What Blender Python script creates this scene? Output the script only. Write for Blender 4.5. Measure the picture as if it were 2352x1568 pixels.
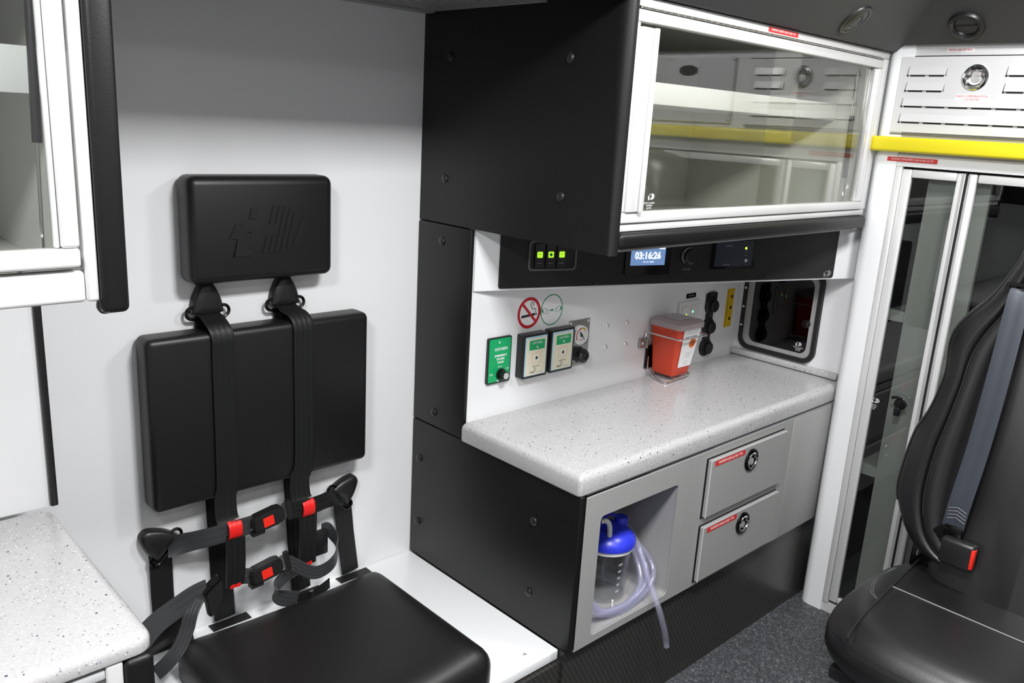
import bpy, bmesh, math, random
from mathutils import Vector as V, Matrix
random.seed(7)
for o in list(bpy.data.objects): bpy.data.objects.remove(o)
SC = bpy.context.scene
COL = SC.collection
# ------------------------------------------------------------------ camera
def cam_matrix(yaw, pitch, roll, loc):
    fw = V((math.sin(yaw)*math.cos(pitch), math.cos(yaw)*math.cos(pitch), -math.sin(pitch)))
    rt = V((math.cos(yaw), -math.sin(yaw), 0)); up = rt.cross(fw)
    c, s = math.cos(roll), math.sin(roll)
    X = c*rt + s*up; Y = -s*rt + c*up; Z = -fw
    m = Matrix((X, Y, Z)).transposed().to_4x4(); m.translation = V(loc)
    return m
cd = bpy.data.cameras.new('camera'); cam = bpy.data.objects.new('camera', cd); COL.objects.link(cam)
cd.sensor_width = 36; cd.lens = 36*1920/2352; cd.clip_start = 0.02
cam.matrix_world = cam_matrix(math.radians(43.9), math.radians(14.75), math.radians(3.39), (0, 0, 1.72))
SC.camera = cam
# ------------------------------------------------------------------ world, lights, exposure
w = bpy.data.worlds.new('world'); SC.world = w; w.use_nodes = True
w.node_tree.nodes['Background'].inputs[0].default_value = (.9, .95, 1, 1)
w.node_tree.nodes['Background'].inputs[1].default_value = .15
SC.view_settings.view_transform = 'Standard'; SC.view_settings.look = 'None'
SC.view_settings.gamma = 1; SC.view_settings.use_curve_mapping = False
SC.view_settings.exposure = 0.35
def ceiling_lamp(x, y, power, sx=.34, sy=.30):
    l = bpy.data.lights.new('ceiling_lamp', 'AREA'); l.shape = 'RECTANGLE'; l.size = sx; l.size_y = sy
    l.energy = power; l.color = (1, 1, 1)
    o = bpy.data.objects.new('ceiling_lamp', l); COL.objects.link(o); o.location = (x, y, 2.405)
    return o
for (x, y, p) in ((-.3, .43, 32), (1.0, .43, 37), (2.2, .43, 19), (-.2, -.5, 4), (1.5, -.5, 4)):
    ceiling_lamp(x, y, p)
# ------------------------------------------------------------------ materials
M = {}
def mat(name, col, rough=.5, metal=0, spec=.5, coat=0, emit=None, es=1):
    m = bpy.data.materials.new(name); m.use_nodes = True
    b = m.node_tree.nodes['Principled BSDF']
    if isinstance(col, (int, float)): col = (col, col, col)
    b.inputs['Base Color'].default_value = (*col, 1); b.inputs['Roughness'].default_value = rough
    b.inputs['Metallic'].default_value = metal; b.inputs['Specular IOR Level'].default_value = spec
    b.inputs['Coat Weight'].default_value = coat
    if emit: b.inputs['Emission Color'].default_value = (*emit, 1); b.inputs['Emission Strength'].default_value = es
    M[name] = m
    return m
def N(m, t, **kw):
    n = m.node_tree.nodes.new(t)
    for k, v in kw.items(): setattr(n, k, v)
    return n
def L(m, a, b): m.node_tree.links.new(a, b)
def bsdf(m): return m.node_tree.nodes['Principled BSDF']
def add_bump(m, tex='NOISE', scale=200, strength=.1, dist=.001, detail=4, distort=0):
    tc = N(m, 'ShaderNodeTexCoord')
    if tex == 'NOISE':
        t = N(m, 'ShaderNodeTexNoise'); t.inputs['Scale'].default_value = scale; t.inputs['Detail'].default_value = detail; out = t.outputs[0]
    else:
        t = N(m, 'ShaderNodeTexVoronoi'); t.inputs['Scale'].default_value = scale; out = t.outputs['Distance']
    L(m, tc.outputs['Object'], t.inputs['Vector'])
    b = N(m, 'ShaderNodeBump'); b.inputs['Strength'].default_value = strength; b.inputs['Distance'].default_value = dist
    L(m, out, b.inputs['Height']); L(m, b.outputs[0], bsdf(m).inputs['Normal'])
def ramp(m, fac, stops):
    r = N(m, 'ShaderNodeValToRGB'); L(m, fac, r.inputs[0])
    e = r.color_ramp.elements
    while len(e) > 1: e.remove(e[-1])
    e[0].position = stops[0][0]; e[0].color = (*stops[0][1], 1)
    for p, c in stops[1:]:
        k = e.new(p); k.color = (*c, 1)
    return r.outputs[0]
mat('white_panel', (.80, .805, .815), .28)
mat('white_gloss', (.87, .88, .89), .25)
mat('light_grey', (.52, .53, .54), .35)
mat('alu', (.72, .72, .72), .3, .25)
mat('alu_bright', (.8, .8, .8), .22, .7)
mat('grey_face', (.315, .312, .31), .38); add_bump(M['grey_face'], scale=600, strength=.05)
mat('grey_dark', (.10, .105, .105), .45)
mat('inside_grey', (.57, .575, .545), .5)
mat('inside_dark', (.03, .031, .031), .5)
mat('post_grey', (.27, .285, .27), .5)
mat('black_vinyl', (.0050, .0050, .0053), .42, spec=.35); add_bump(M['black_vinyl'], 'VORONOI', 420, .12, .0006)
mat('pad_vinyl', (.0068, .0066, .0068), .42, spec=.45); add_bump(M['pad_vinyl'], 'NOISE', 700, .08, .0004)
mat('leather', (.0048, .0048, .0053), .38, spec=.7); add_bump(M['leather'], 'VORONOI', 260, .10, .0006)
mat('black_plastic', (.012, .012, .013), .35)
mat('black_plate', (.012, .012, .012), .5, spec=.4); add_bump(M['black_plate'], 'NOISE', 900, .1, .0004)
mat('black_gloss', (.006, .006, .007), .08)
mat('rubber', (.008, .008, .008), .55)
mat('headliner', (.045, .045, .047), .6); add_bump(M['headliner'], 'NOISE', 500, .25, .0008)
mat('webbing', (.0075, .0078, .008), .5, spec=.35)
mat('webbing_grey', (.036, .037, .039), .42)
mat('webbing_navy', (.028, .033, .046), .5)
for n_ in ('webbing', 'webbing_grey', 'webbing_navy'): add_bump(M[n_], 'NOISE', 1500, .2, .0004)
mat('red_web', (.75, .012, .010), .5)
mat('red', (.62, .02, .02), .4)
mat('red_button', (.85, .025, .012), .4)
mat('sign_red', (.50, .012, .025), .45)
mat('label_red', (.60, .035, .035), .45)
mat('yellow', (.72, .61, .012), .42)
mat('panel_grey', (.62, .62, .625), .35)
mat('sticker_yellow', (.70, .46, .01), .45)
mat('green', (.004, .36, .12), .35)
mat('sign_green', (.01, .25, .10), .45)
mat('cream', (.78, .74, .58), .4)
mat('pale_blue', (.45, .68, .78), .35)
mat('white', (.82, .82, .82), .45)
mat('print_grey', (.25, .25, .25), .5)
mat('black', (.006, .006, .006), .5)
mat('chrome', (.75, .75, .75), .08, 1)
mat('steel', (.42, .41, .39), .32, 1)
mat('steel_wire', (.72, .71, .69), .25, 1)
mat('dark_metal', (.06, .06, .06), .2, 1)
mat('sharps_red', (.62, .055, .018), .4)
mat('biohazard_orange', (.85, .16, .02), .5)
mat('blue_plastic', (.025, .04, .62), .3)
mat('print_white', (.75, .75, .75), .5)
mat('outlet_white', (.72, .72, .70), .35)
mat('lit_green', (.3, .6, .02), .4, emit=(.45, .85, .03), es=.75)
mat('led_green', (.1, .8, .2), .4, emit=(.2, 1, .4), es=1.6)
mat('led_lime', (.3, .8, .02), .4, emit=(.5, 1, .05), es=1.4)
mat('screen_blue', (.1, .2, .4), .3, emit=(.13, .22, .42), es=.8)
mat('screen_white', (.8, .8, .8), .3, emit=(.9, .95, 1), es=.85)
mat('device_face', (.035, .042, .06), .25)
# kick panel: dark brushed laminate with fine slanted lines
m = mat('kick', (.055, .053, .05), .28, .35)
tc = N(m, 'ShaderNodeTexCoord'); mp = N(m, 'ShaderNodeMapping'); mp.inputs['Rotation'].default_value = (0, math.radians(32), 0)
wv = N(m, 'ShaderNodeTexWave', bands_direction='X'); wv.inputs['Scale'].default_value = 22; wv.inputs['Distortion'].default_value = .6; wv.inputs['Detail'].default_value = 2
L(m, tc.outputs['Object'], mp.inputs[0]); L(m, mp.outputs[0], wv.inputs[0])
L(m, ramp(m, wv.outputs[0], [(0, (.034, .033, .031)), (1, (.055, .053, .050))]), bsdf(m).inputs['Base Color'])
# floor: charcoal speckled sheet
m = mat('floor_sheet', (.03, .03, .032), .5)
tc = N(m, 'ShaderNodeTexCoord'); vo = N(m, 'ShaderNodeTexVoronoi'); vo.inputs['Scale'].default_value = 170
L(m, tc.outputs['Object'], vo.inputs['Vector'])
L(m, ramp(m, vo.outputs['Color'], [(0, (.030, .031, .034)), (.5, (.055, .057, .062)), (.8, (.10, .102, .11)), (1, (.20, .20, .21))]), bsdf(m).inputs['Base Color'])
b_ = N(m, 'ShaderNodeBump'); b_.inputs['Strength'].default_value = .6; b_.inputs['Distance'].default_value = .002
L(m, vo.outputs['Distance'], b_.inputs['Height']); L(m, b_.outputs[0], bsdf(m).inputs['Normal'])
# solid-surface worktop with dark and pale flecks
m = mat('worktop', (.66, .655, .66), .24)
tc = N(m, 'ShaderNodeTexCoord')
def fleck(scale, thr, rad):
    v = N(m, 'ShaderNodeTexVoronoi'); v.inputs['Scale'].default_value = scale; L(m, tc.outputs['Object'], v.inputs['Vector'])
    sp = N(m, 'ShaderNodeSeparateColor'); L(m, v.outputs['Color'], sp.inputs[0])
    a = N(m, 'ShaderNodeMath', operation='GREATER_THAN'); a.inputs[1].default_value = thr; L(m, sp.outputs[0], a.inputs[0])
    d = N(m, 'ShaderNodeMath', operation='LESS_THAN'); d.inputs[1].default_value = rad; L(m, v.outputs['Distance'], d.inputs[0])
    k = N(m, 'ShaderNodeMath', operation='MULTIPLY'); L(m, a.outputs[0], k.inputs[0]); L(m, d.outputs[0], k.inputs[1])
    return k.outputs[0]
def mixc(fac, c1, c2):
    x = N(m, 'ShaderNodeMix', data_type='RGBA'); L(m, fac, x.inputs[0])
    for s_, c in ((6, c1), (7, c2)):
        if isinstance(c, tuple): x.inputs[s_].default_value = (*c, 1)
        else: L(m, c, x.inputs[s_])
    return x.outputs[2]
no = N(m, 'ShaderNodeTexNoise'); no.inputs['Scale'].default_value = 260; no.inputs['Detail'].default_value = 3; L(m, tc.outputs['Object'], no.inputs['Vector'])
base = ramp(m, no.outputs[0], [(.3, (.41, .405, .41)), (.7, (.50, .495, .50))])
c = mixc(fleck(170, .88, .32), base, (.64, .64, .63))
c = mixc(fleck(190, .90, .34), c, (.22, .22, .27))
c = mixc(fleck(95, .93, .24), c, (.05, .05, .085))
L(m, c, bsdf(m).inputs['Base Color'])
def glass(name, tint, ior=1.5, rough=0.0, refl=1.0):
    m = bpy.data.materials.new(name); m.use_nodes = True; nt = m.node_tree; nt.nodes.clear()
    out = N(m, 'ShaderNodeOutputMaterial'); mx = N(m, 'ShaderNodeMixShader'); fr = N(m, 'ShaderNodeFresnel')
    ge = N(m, 'ShaderNodeNewGeometry'); io = N(m, 'ShaderNodeMix', data_type='FLOAT'); io.inputs[2].default_value = ior; io.inputs[3].default_value = 1/ior   # thin sheet: same reflection from both sides
    L(m, ge.outputs['Backfacing'], io.inputs[0]); L(m, io.outputs[0], fr.inputs[0])
    tr = N(m, 'ShaderNodeBsdfTransparent'); tr.inputs[0].default_value = (*tint, 1)
    gl = N(m, 'ShaderNodeBsdfGlossy'); gl.inputs['Roughness'].default_value = rough; gl.inputs[0].default_value = (refl, refl, refl, 1)
    L(m, fr.outputs[0], mx.inputs[0]); L(m, tr.outputs[0], mx.inputs[1]); L(m, gl.outputs[0], mx.inputs[2]); L(m, mx.outputs[0], out.inputs[0])
    M[name] = m
    return m
glass('glass_clear', (.94, .95, .94))
glass('glass_tint', (.92, .925, .90), 1.5)
glass('glass_smoke', (.84, .85, .84), 1.5)
glass('glass_dark', (.05, .05, .05), 1.5)
glass('clear_plastic', (.965, .97, .975), 1.35, .05)
glass('tube_plastic', (.86, .86, .93), 1.45, .12)
m = mat('milky', (.72, .66, .67), .3); bsdf(m).inputs['Transmission Weight'].default_value = .55; bsdf(m).inputs['Roughness'].default_value = .35
# hose: thin clear wall with a faint milky body
m = glass('hose_clear', (.88, .88, .95), 1.45, .08); nt = m.node_tree
old = [n for n in nt.nodes if n.type == 'MIX_SHADER'][0]; out_ = [n for n in nt.nodes if n.type == 'OUTPUT_MATERIAL'][0]
df = N(m, 'ShaderNodeBsdfDiffuse'); df.inputs[0].default_value = (.66, .66, .82, 1); m2 = N(m, 'ShaderNodeMixShader'); m2.inputs[0].default_value = .16
L(m, old.outputs[0], m2.inputs[1]); L(m, df.outputs[0], m2.inputs[2]); L(m, m2.outputs[0], out_.inputs[0])
# ------------------------------------------------------------------ mesh helpers
WL = {}
def wloc(o): return WL.get(o.name, V((0, 0, 0)))
def link(o, parent, c):
    COL.objects.link(o); WL[o.name] = V(c)
    if parent is not None: o.parent = parent; o.location = V(c) - wloc(parent)
    else: o.location = V(c)
    return o
def obj(name, bm, m, parent=None, smooth=True, angle=35):
    bmesh.ops.recalc_face_normals(bm, faces=bm.faces)
    xs = [v.co for v in bm.verts]
    c = V([(min(p[i] for p in xs) + max(p[i] for p in xs))/2 for i in range(3)])
    for v in bm.verts: v.co -= c
    me = bpy.data.meshes.new(name); bm.to_mesh(me); bm.free()
    me.materials.append(M[m] if isinstance(m, str) else m)
    if smooth:
        me.polygons.foreach_set('use_smooth', [True]*len(me.polygons))
        me.set_sharp_from_angle(angle=math.radians(angle))
    return link(bpy.data.objects.new(name, me), parent, c)
def tag(o, label, cat, group=None):
    o['label'] = label; o['category'] = cat
    if group: o['group'] = group
    return o
def thing(name, loc, label, cat, group=None):
    return tag(link(bpy.data.objects.new(name, None), None, loc), label, cat, group)
def struct(o): o['kind'] = 'structure'; return o
def copy_at(src, c, parent):
    o = src.copy(); return link(o, parent, c)
def BM(): return bmesh.new()
def box(bm, a, b, bev=0, seg=2):
    a, b = V(a), V(b)
    mt = Matrix.Translation((a+b)/2) @ Matrix.Diagonal((*[abs(b[i]-a[i]) for i in range(3)], 1))
    r = bmesh.ops.create_cube(bm, size=1, matrix=mt)
    if bev: bmesh.ops.bevel(bm, geom=list({e for v in r['verts'] for e in v.link_edges}), offset=bev, segments=seg, affect='EDGES', profile=.5)
    return bm
def bx(name, a, b, m, parent=None, bev=0, seg=2): return obj(name, box(BM(), a, b, bev, seg), m, parent)
def xf(bm, mt, n0=0):
    bm.verts.ensure_lookup_table()
    for v in bm.verts[n0:]: v.co = mt @ v.co
    return bm
def frame(o, r, u):
    r = V(r).normalized(); u = V(u).normalized(); n = r.cross(u)
    m = Matrix((r, u, n)).transposed().to_4x4(); m.translation = V(o)
    return m
def prism(bm, pts, d0, d1, mt=None):
    n = len(pts); vs = []
    for d in (d0, d1): vs.append([bm.verts.new((mt @ V((p[0], p[1], d))) if mt else (p[0], p[1], d)) for p in pts])
    for i in range(n): bm.faces.new((vs[0][i], vs[0][(i+1) % n], vs[1][(i+1) % n], vs[1][i]))
    bm.faces.new(vs[0][::-1]); bm.faces.new(vs[1])
    return bm
def ringprism(bm, po, pi, d0, d1, mt=None):
    n = len(po); f = lambda p, d: bm.verts.new((mt @ V((p[0], p[1], d))) if mt else (p[0], p[1], d))
    o0, o1, i0, i1 = [[f(p, d) for p in P] for P, d in ((po, d0), (po, d1), (pi, d0), (pi, d1))]
    for i in range(n):
        j = (i+1) % n
        for q in ((o0[i], o0[j], o1[j], o1[i]), (i0[i], i1[i], i1[j], i0[j]), (o1[i], o1[j], i1[j], i1[i]), (o0[i], i0[i], i0[j], o0[j])): bm.faces.new(q)
    return bm
def rrect(x0, x1, y0, y1, r, n=5):
    p = []
    for cx, cy, a0 in ((x1-r, y1-r, 0), (x0+r, y1-r, 90), (x0+r, y0+r, 180), (x1-r, y0+r, 270)):
        for k in range(n+1):
            a = math.radians(a0 + 90*k/n); p.append((cx + r*math.cos(a), cy + r*math.sin(a)))
    return p
def circ(cx, cy, r, n=24, ry=None): return [(cx + r*math.cos(2*math.pi*k/n), cy + (ry or r)*math.sin(2*math.pi*k/n)) for k in range(n)]
def lathe(bm, prof, mt=None, n=24):
    rings = []
    for r, h in prof:
        if r < 1e-6: rings.append([bm.verts.new((mt @ V((0, 0, h))) if mt else (0, 0, h))]); continue
        rings.append([bm.verts.new((mt @ V((r*math.cos(2*math.pi*k/n), r*math.sin(2*math.pi*k/n), h))) if mt else (r*math.cos(2*math.pi*k/n), r*math.sin(2*math.pi*k/n), h)) for k in range(n)])
    for A, B in zip(rings, rings[1:]):
        for k in range(n):
            j = (k+1) % n
            if len(A) == 1 and len(B) == 1: continue
            if len(A) == 1: bm.faces.new((A[0], B[k], B[j]))
            elif len(B) == 1: bm.faces.new((A[k], A[j], B[0]))
            else: bm.faces.new((A[k], A[j], B[j], B[k]))
    return bm
def loft(bm, secs, n=6):
    rings = [[bm.verts.new((p[0], p[1], z)) for p in rrect(x0, x1, y0, y1, r, n)] for (x0, x1, y0, y1, r, z) in secs]
    k = len(rings[0])
    for A, B_ in zip(rings, rings[1:]):
        for i in range(k): bm.faces.new((A[i], A[(i+1) % k], B_[(i+1) % k], B_[i]))
    bm.faces.new(rings[0][::-1]); bm.faces.new(rings[-1])
    return bm
def slab(bm, x0, x1, y0, y1, z0, z1, rt, rb, rc):
    # worktop: rounded upper edge rt, eased lower edge rb, plan corner radius rc
    S = [(rb*(1 - math.sin(a)), z0 + rb*(1 - math.cos(a))) for a in [math.pi/2*k/3 for k in range(4)]]
    S += [(rt*(1 - math.cos(a)), z1 - rt + rt*math.sin(a)) for a in [math.pi/2*k/6 for k in range(7)]]
    return loft(bm, [(x0 + i, x1 - i, y0 + i, y1 - i, max(.001, rc - i*.6), z) for i, z in S], 7)
def spl(pts, k=8, closed=False):
    P = [V(p) for p in pts]; n = len(P); out = []
    for i in range(n if closed else n-1):
        g = (lambda q: P[q % n]) if closed else (lambda q: P[max(0, min(n-1, q))])
        p0, p1, p2, p3 = g(i-1), g(i), g(i+1), g(i+2)
        for s in range(k):
            t = s/k
            out.append(.5*((2*p1) + (p2-p0)*t + (2*p0-5*p1+4*p2-p3)*t*t + (3*p1-p0-3*p2+p3)*t*t*t))
    if not closed: out.append(P[-1])
    return out
def tube(bm, pts, r, n=8, closed=False):
    P = [V(p) for p in pts]; m = len(P); rings = []; pn = None
    for i in range(m):
        t = (P[(i+1) % m] - P[i-1]) if closed else (P[min(i+1, m-1)] - P[max(i-1, 0)])
        t.normalize()
        if pn is None: pn = t.orthogonal().normalized()
        else: pn = (pn - t*pn.dot(t)).normalized()
        b = t.cross(pn)
        rings.append([bm.verts.new(P[i] + r*(pn*math.cos(2*math.pi*k/n) + b*math.sin(2*math.pi*k/n))) for k in range(n)])
    for i in range(m if closed else m-1):
        A, B = rings[i], rings[(i+1) % m]
        off = 0
        if closed and i == m-1: off = min(range(n), key=lambda o: (A[0].co - B[o].co).length)
        for k in range(n): bm.faces.new((A[k], A[(k+1) % n], B[(k+1+off) % n], B[(k+off) % n]))
    if not closed: bm.faces.new(rings[0][::-1]); bm.faces.new(rings[-1])
    return bm
def ribbon(bm, pts, wid, width, th=.0022, ridges=4):
    # webbing: pts centre line, wid one width vector per point (or one for all)
    P = [V(p) for p in pts]; m = len(P); prev = None; W = wid if isinstance(wid, list) else [wid]*m
    nr = ridges*4 + 1; rings = []
    for i in range(m):
        t = (P[min(i+1, m-1)] - P[max(i-1, 0)]).normalized(); w_ = V(W[i]); w_ = (w_ - t*w_.dot(t)).normalized(); nn = t.cross(w_)
        top, bot = [], []
        for k in range(nr):
            f = k/(nr-1) - .5; h = th*(.55 + .45*abs(math.sin(math.pi*ridges*(k/(nr-1)))))
            top.append(bm.verts.new(P[i] + w_*f*width + nn*h)); bot.append(bm.verts.new(P[i] + w_*f*width - nn*h))
        rings.append(top + bot[::-1])
    n = 2*nr
    for A, B in zip(rings, rings[1:]):
        for k in range(n): bm.faces.new((A[k], A[(k+1) % n], B[(k+1) % n], B[k]))
    bm.faces.new(rings[0][::-1]); bm.faces.new(rings[-1])
    return bm
def text(s, mt, size, m, parent, name='lettering', align='CENTER', th=.0004, squeeze=1, bold=0):
    cu = bpy.data.curves.new('t', 'FONT'); cu.body = s; cu.size = size; cu.align_x = align; cu.align_y = 'CENTER'; cu.extrude = th/2; cu.offset = bold; cu.resolution_u = 2
    to = bpy.data.objects.new('t', cu); COL.objects.link(to)
    dg = bpy.context.evaluated_depsgraph_get(); me = bpy.data.meshes.new_from_object(to.evaluated_get(dg))
    bpy.data.objects.remove(to); bpy.data.curves.remove(cu)
    bm = BM(); bm.from_mesh(me); bpy.data.meshes.remove(me)
    xf(bm, mt @ Matrix.Diagonal((squeeze, 1, 1, 1)))
    return obj(name, bm, m, parent, smooth=False)
FY = lambda x, y, z: frame((x, y, z), (1, 0, 0), (0, 0, 1))      # plane facing -y
FX = lambda x, y, z: frame((x, y, z), (0, -1, 0), (0, 0, 1))     # plane facing -x
def para(x, z, wd, h, sl): return [(x, z), (x+wd, z), (x+wd+sl*h, z+h), (x+sl*h, z+h)]
def logo(bm, mt, s, d0, d1):
    # emblem: slanted globe stripes behind a stepped bolt; unit width about 1
    P = lambda pts: prism(bm, [(p[0]*s, p[1]*s) for p in pts], d0, d1, mt)
    for x0_ in (.0, .075):
        P(para(x0_, -.30, .045, .22, .25)); P(para(x0_ + .25*.36, .06, .045, .22, .25))
    for i, (z0, z1) in enumerate(((-.30, .27), (-.29, .25), (-.26, .21))): P(para(.15 + i*.075 + .25*(z0 + .30), z0, .045, z1-z0, .25))
    P([(.395, -.235), (.46, -.20), (.525, -.12), (.562, -.01), (.565, .08), (.545, .16)])
    P(para(-.17, .12, .10, .13, .25))
    P([(-.42, -.10), (-.30, -.10), (-.37, -.32), (-.13, -.32), (-.10, -.24), (-.20, -.24), (-.14, -.03), (-.27, -.03), (-.23, .08), (-.33, .08)])
    return bm
# ================================================================== the setting
struct(bx('floor', (-1.6, -.9, -.04), (3.3, 2.05, 0), 'floor_sheet'))
struct(bx('ceiling', (-1.6, -.9, 2.42), (3.3, 2.05, 2.46), 'white_panel'))
struct(bx('wall_back', (-1.6, 2.0, 0), (3.3, 2.04, 2.42), 'white_panel'))
struct(bx('wall_rear', (-1.6, -.9, 0), (-1.56, 2.0, 2.42), 'light_grey'))
struct(bx('wall_curb', (-1.6, -.94, 0), (3.3, -.9, 2.42), 'grey_face'))
struct(bx('wall_forward', (2.947, 1.28, .8), (2.975, 2.0, 1.43), 'white_panel'))
wc = struct(bx('wall_counter', (1.526, 1.76, .8), (2.947, 1.785, 1.43), 'white_panel'))
struct(bx('wall_left', (-1.5, 1.86, .86), (.436, 1.885, 2.005), 'white_panel'))
struct(bx('trim_1', (.436, 1.852, .86), (.451, 1.89, 2.005), 'black_plastic', bev=.003))
# rivets left in the counter wall
def dome(bm, mt, r, h, n=16): return lathe(bm, [(r, 0), (r*.97, h*.35), (r*.75, h*.75), (r*.4, h*.95), (0, h)], mt, n)
rv = obj('bolt_head', dome(BM(), FY(2.135, 1.76, 1.071), .0085, .006), 'alu_bright', wc)
for (x, z) in ((2.238, 1.070), (2.134, .996), (2.241, .993)): copy_at(rv, (x, 1.757, z), wc)
# headliner: sloping dark fascia along the street side and across the front
bm = BM(); prism(bm, [(1.262, 2.005), (1.262, 2.02), (.786, 2.436), (.776, 2.419), (1.245, 2.006)], -1.5, 2.95, frame((0, 0, 0), (0, 1, 0), (0, 0, 1)))
struct(obj('trim_2', bm, 'headliner'))
bm = BM(); prism(bm, [(2.842, 2.026), (2.842, 2.04), (2.348, 2.436), (2.338, 2.419), (2.825, 2.024)], -1.30, .9, frame((0, 0, 0), (1, 0, 0), (0, 0, 1)))
struct(obj('trim_3', bm, 'headliner'))
# the flat soffit behind the fascia, over the cabinets and the seat bay
struct(bx('trim_4', (-1.5, 1.262, 2.01), (2.95, 2.0, 2.03), 'grey_dark'))
struct(bx('trim_5', (1.0, 1.955, 1.995), (1.512, 2.0, 2.009), 'grey_face'))
# kick panels under bench and cabinets
struct(bx('baseboard_bench', (.437, 1.305, 0), (1.512, 1.33, .30), 'kick'))
struct(bx('baseboard_cabinet', (1.514, 1.297, 0), (2.944, 1.325, .334), 'kick'))

# ------------------------------------------------------------------ air vents in the headliner
def air_vent(c, r_, u_, label, k, closed):
    mt = frame(c, r_, u_); t = thing('air_vent', c, label, 'vent', 'round air vents in the headliner')
    obj('bezel', lathe(BM(), [(.052*k, -.004), (.052*k, .004), (.048*k, .010), (.040*k, .011), (.035*k, .006), (.034*k, -.004)], mt, 32), 'black_plastic', t)
    if closed:
        obj('disc', lathe(BM(), [(.0395*k, .004), (.038*k, .0095), (.030*k, .012), (0, .013)], mt, 32), 'black_plastic', t)
        obj('disc_groove', tube(BM(), [mt @ V((.020*k*math.cos(math.radians(a)), .020*k*math.sin(math.radians(a)), .0124)) for a in range(-120, 121, 15)], .0012, 5), 'black', t)
    else:
        obj('throat', lathe(BM(), [(.0345*k, .005), (.028*k, -.010), (0, -.0105)], mt, 32), 'black_plastic', t)
        h = .030*k; obj('blade', xf(box(BM(), (-h, -.0012, -.009), (h, .0012, .002)), mt), 'black_plastic', t)
    return t
sl = V((0, -.277, .242)).normalized(); air_vent(V((2.42, 1.200, 2.0615)) + V((0, -.004, -.005)), (1, 0, 0), sl, 'round dark air vent on headliner above the glass cabinet', 1.0, True)
sl = V((-.277, 0, .222)).normalized(); air_vent(V((2.772, 1.018, 2.0735)) + V((-.004, 0, -.004)), (0, -1, 0), sl, 'round black air vent above the louvred radio panel', 1.0, False)

T = thing('ceiling_grille', (1.35, 1.75, 2.0), 'grey slatted air grille in the ceiling beside the black cabinet side', 'grille')
obj('grille_frame', ringprism(BM(), [(1.19, 1.52), (1.512, 1.52), (1.512, 1.954), (1.19, 1.954)], [(1.20, 1.53), (1.503, 1.53), (1.503, 1.945), (1.20, 1.945)], 1.999, 2.0095), 'grey_face', T)
sl_ = bx('slat', (1.20, 1.540, 2.000), (1.503, 1.562, 2.0035), 'grey_face', T)
for k in range(1, 12): copy_at(sl_, (1.3515, 1.551 + k*.0345, 2.00175), T)

# ================================================================== helpers for repeated fittings
def snap_cap(parent, x, y, z, src=[]):
    if not src: src.append(bpy.data.objects.get('x')); src[0] = obj('snap_cap', lathe(BM(), [(.0125, 0), (.0125, .002), (.0105, .0045), (.006, .0062), (0, .0068)], FX(x, y, z), 20), 'black_plastic', parent); return src[0]
    return copy_at(src[0], (x - .0034, y, z), parent)
def ring_latch(parent, mt, r=.022, name='ring_latch', rim='chrome'):
    base = obj(name, lathe(BM(), [(r, 0), (r, .003), (r*.93, .0055), (r*.80, .006), (r*.70, .003), (r*.66, .001), (0, .0008)], mt, 28), rim, parent)
    # pull ring: flat at the top, rounded below
    pts = [mt @ V((x, y, .006)) for x, y in ((-.36*r, .52*r), (.36*r, .52*r), (.42*r, .15*r), (.66*r, -.05*r), (.55*r, -.45*r), (.2*r, -.66*r), (-.2*r, -.66*r), (-.55*r, -.45*r), (-.66*r, -.05*r), (-.42*r, .15*r))]
    obj('pull_ring', tube(BM(), spl(pts, 3, True), r*.10, 7, True), 'chrome', base)
    obj('cam_screw', lathe(BM(), [(.32*r, .001), (.32*r, .004), (0, .0045)], mt @ Matrix.Translation((0, -.12*r, 0)), 16), 'alu_bright', base)
    return base
def red_label(parent, mt, w_, h_, s, m='label_red', tm='print_white', name='load_label'):
    o = obj(name, prism(BM(), rrect(-w_/2, w_/2, -h_/2, h_/2, .0015, 2), 0, .0006, mt), m, parent)
    text(s, mt @ Matrix.Translation((0, 0, .0008)), h_*.62, tm, o, squeeze=min(1, w_*.92/(len(s)*h_*.62*.60)))
    return o

# ================================================================== upper cabinet (right)
C = thing('wall_cabinet', (2.17, 1.62, 1.423), 'large glazed overhead cabinet with black padded side above the speckled counter', 'cabinet')
def pad_section(z, yc_): return [(1.536, 2.0, z), (1.514, 2.0, z)] + [(1.536 - .022*math.cos(math.radians(a)), yc_ - (yc_ - 1.2545)*math.sin(math.radians(a)), z) for a in range(0, 91, 10)]
bm = BM(); R_ = [[bm.verts.new(p) for p in pad_section(z, y)] for z, y in ((1.425, 1.271), (1.423 + .005, 1.2735), (1.71, 1.287), (2.004, 1.304))]
for P_, Q_ in zip(R_, R_[1:]):
    for k in range(len(P_)): bm.faces.new((P_[k], P_[(k+1) % len(P_)], Q_[(k+1) % len(P_)], Q_[k]))
bm.faces.new(R_[0][::-1]); bm.faces.new(R_[-1])
sp = obj('side_panel', bm, 'black_vinyl', C)
for (y, z) in ((1.881, 1.88), (1.432, 1.872), (1.887, 1.551), (1.431, 1.547)): snap_cap(sp, 1.514, y, z)
# front bumper and lower lip
obj('bumper_pad', box(BM(), (1.5365, 1.246, 1.437), (2.828, 1.30, 1.479), .013, 4), 'black_vinyl', C)
bx('lower_lip', (1.5365, 1.262, 1.480), (2.83, 1.30, 1.499), 'alu', C, .004)
bx('top_rail', (1.5365, 1.262, 1.983), (2.84, 1.30, 2.004), 'alu', C, .003)
bx('right_stile', (2.796, 1.262, 1.4995), (2.84, 1.30, 1.9825), 'alu', C, .004)
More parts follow.
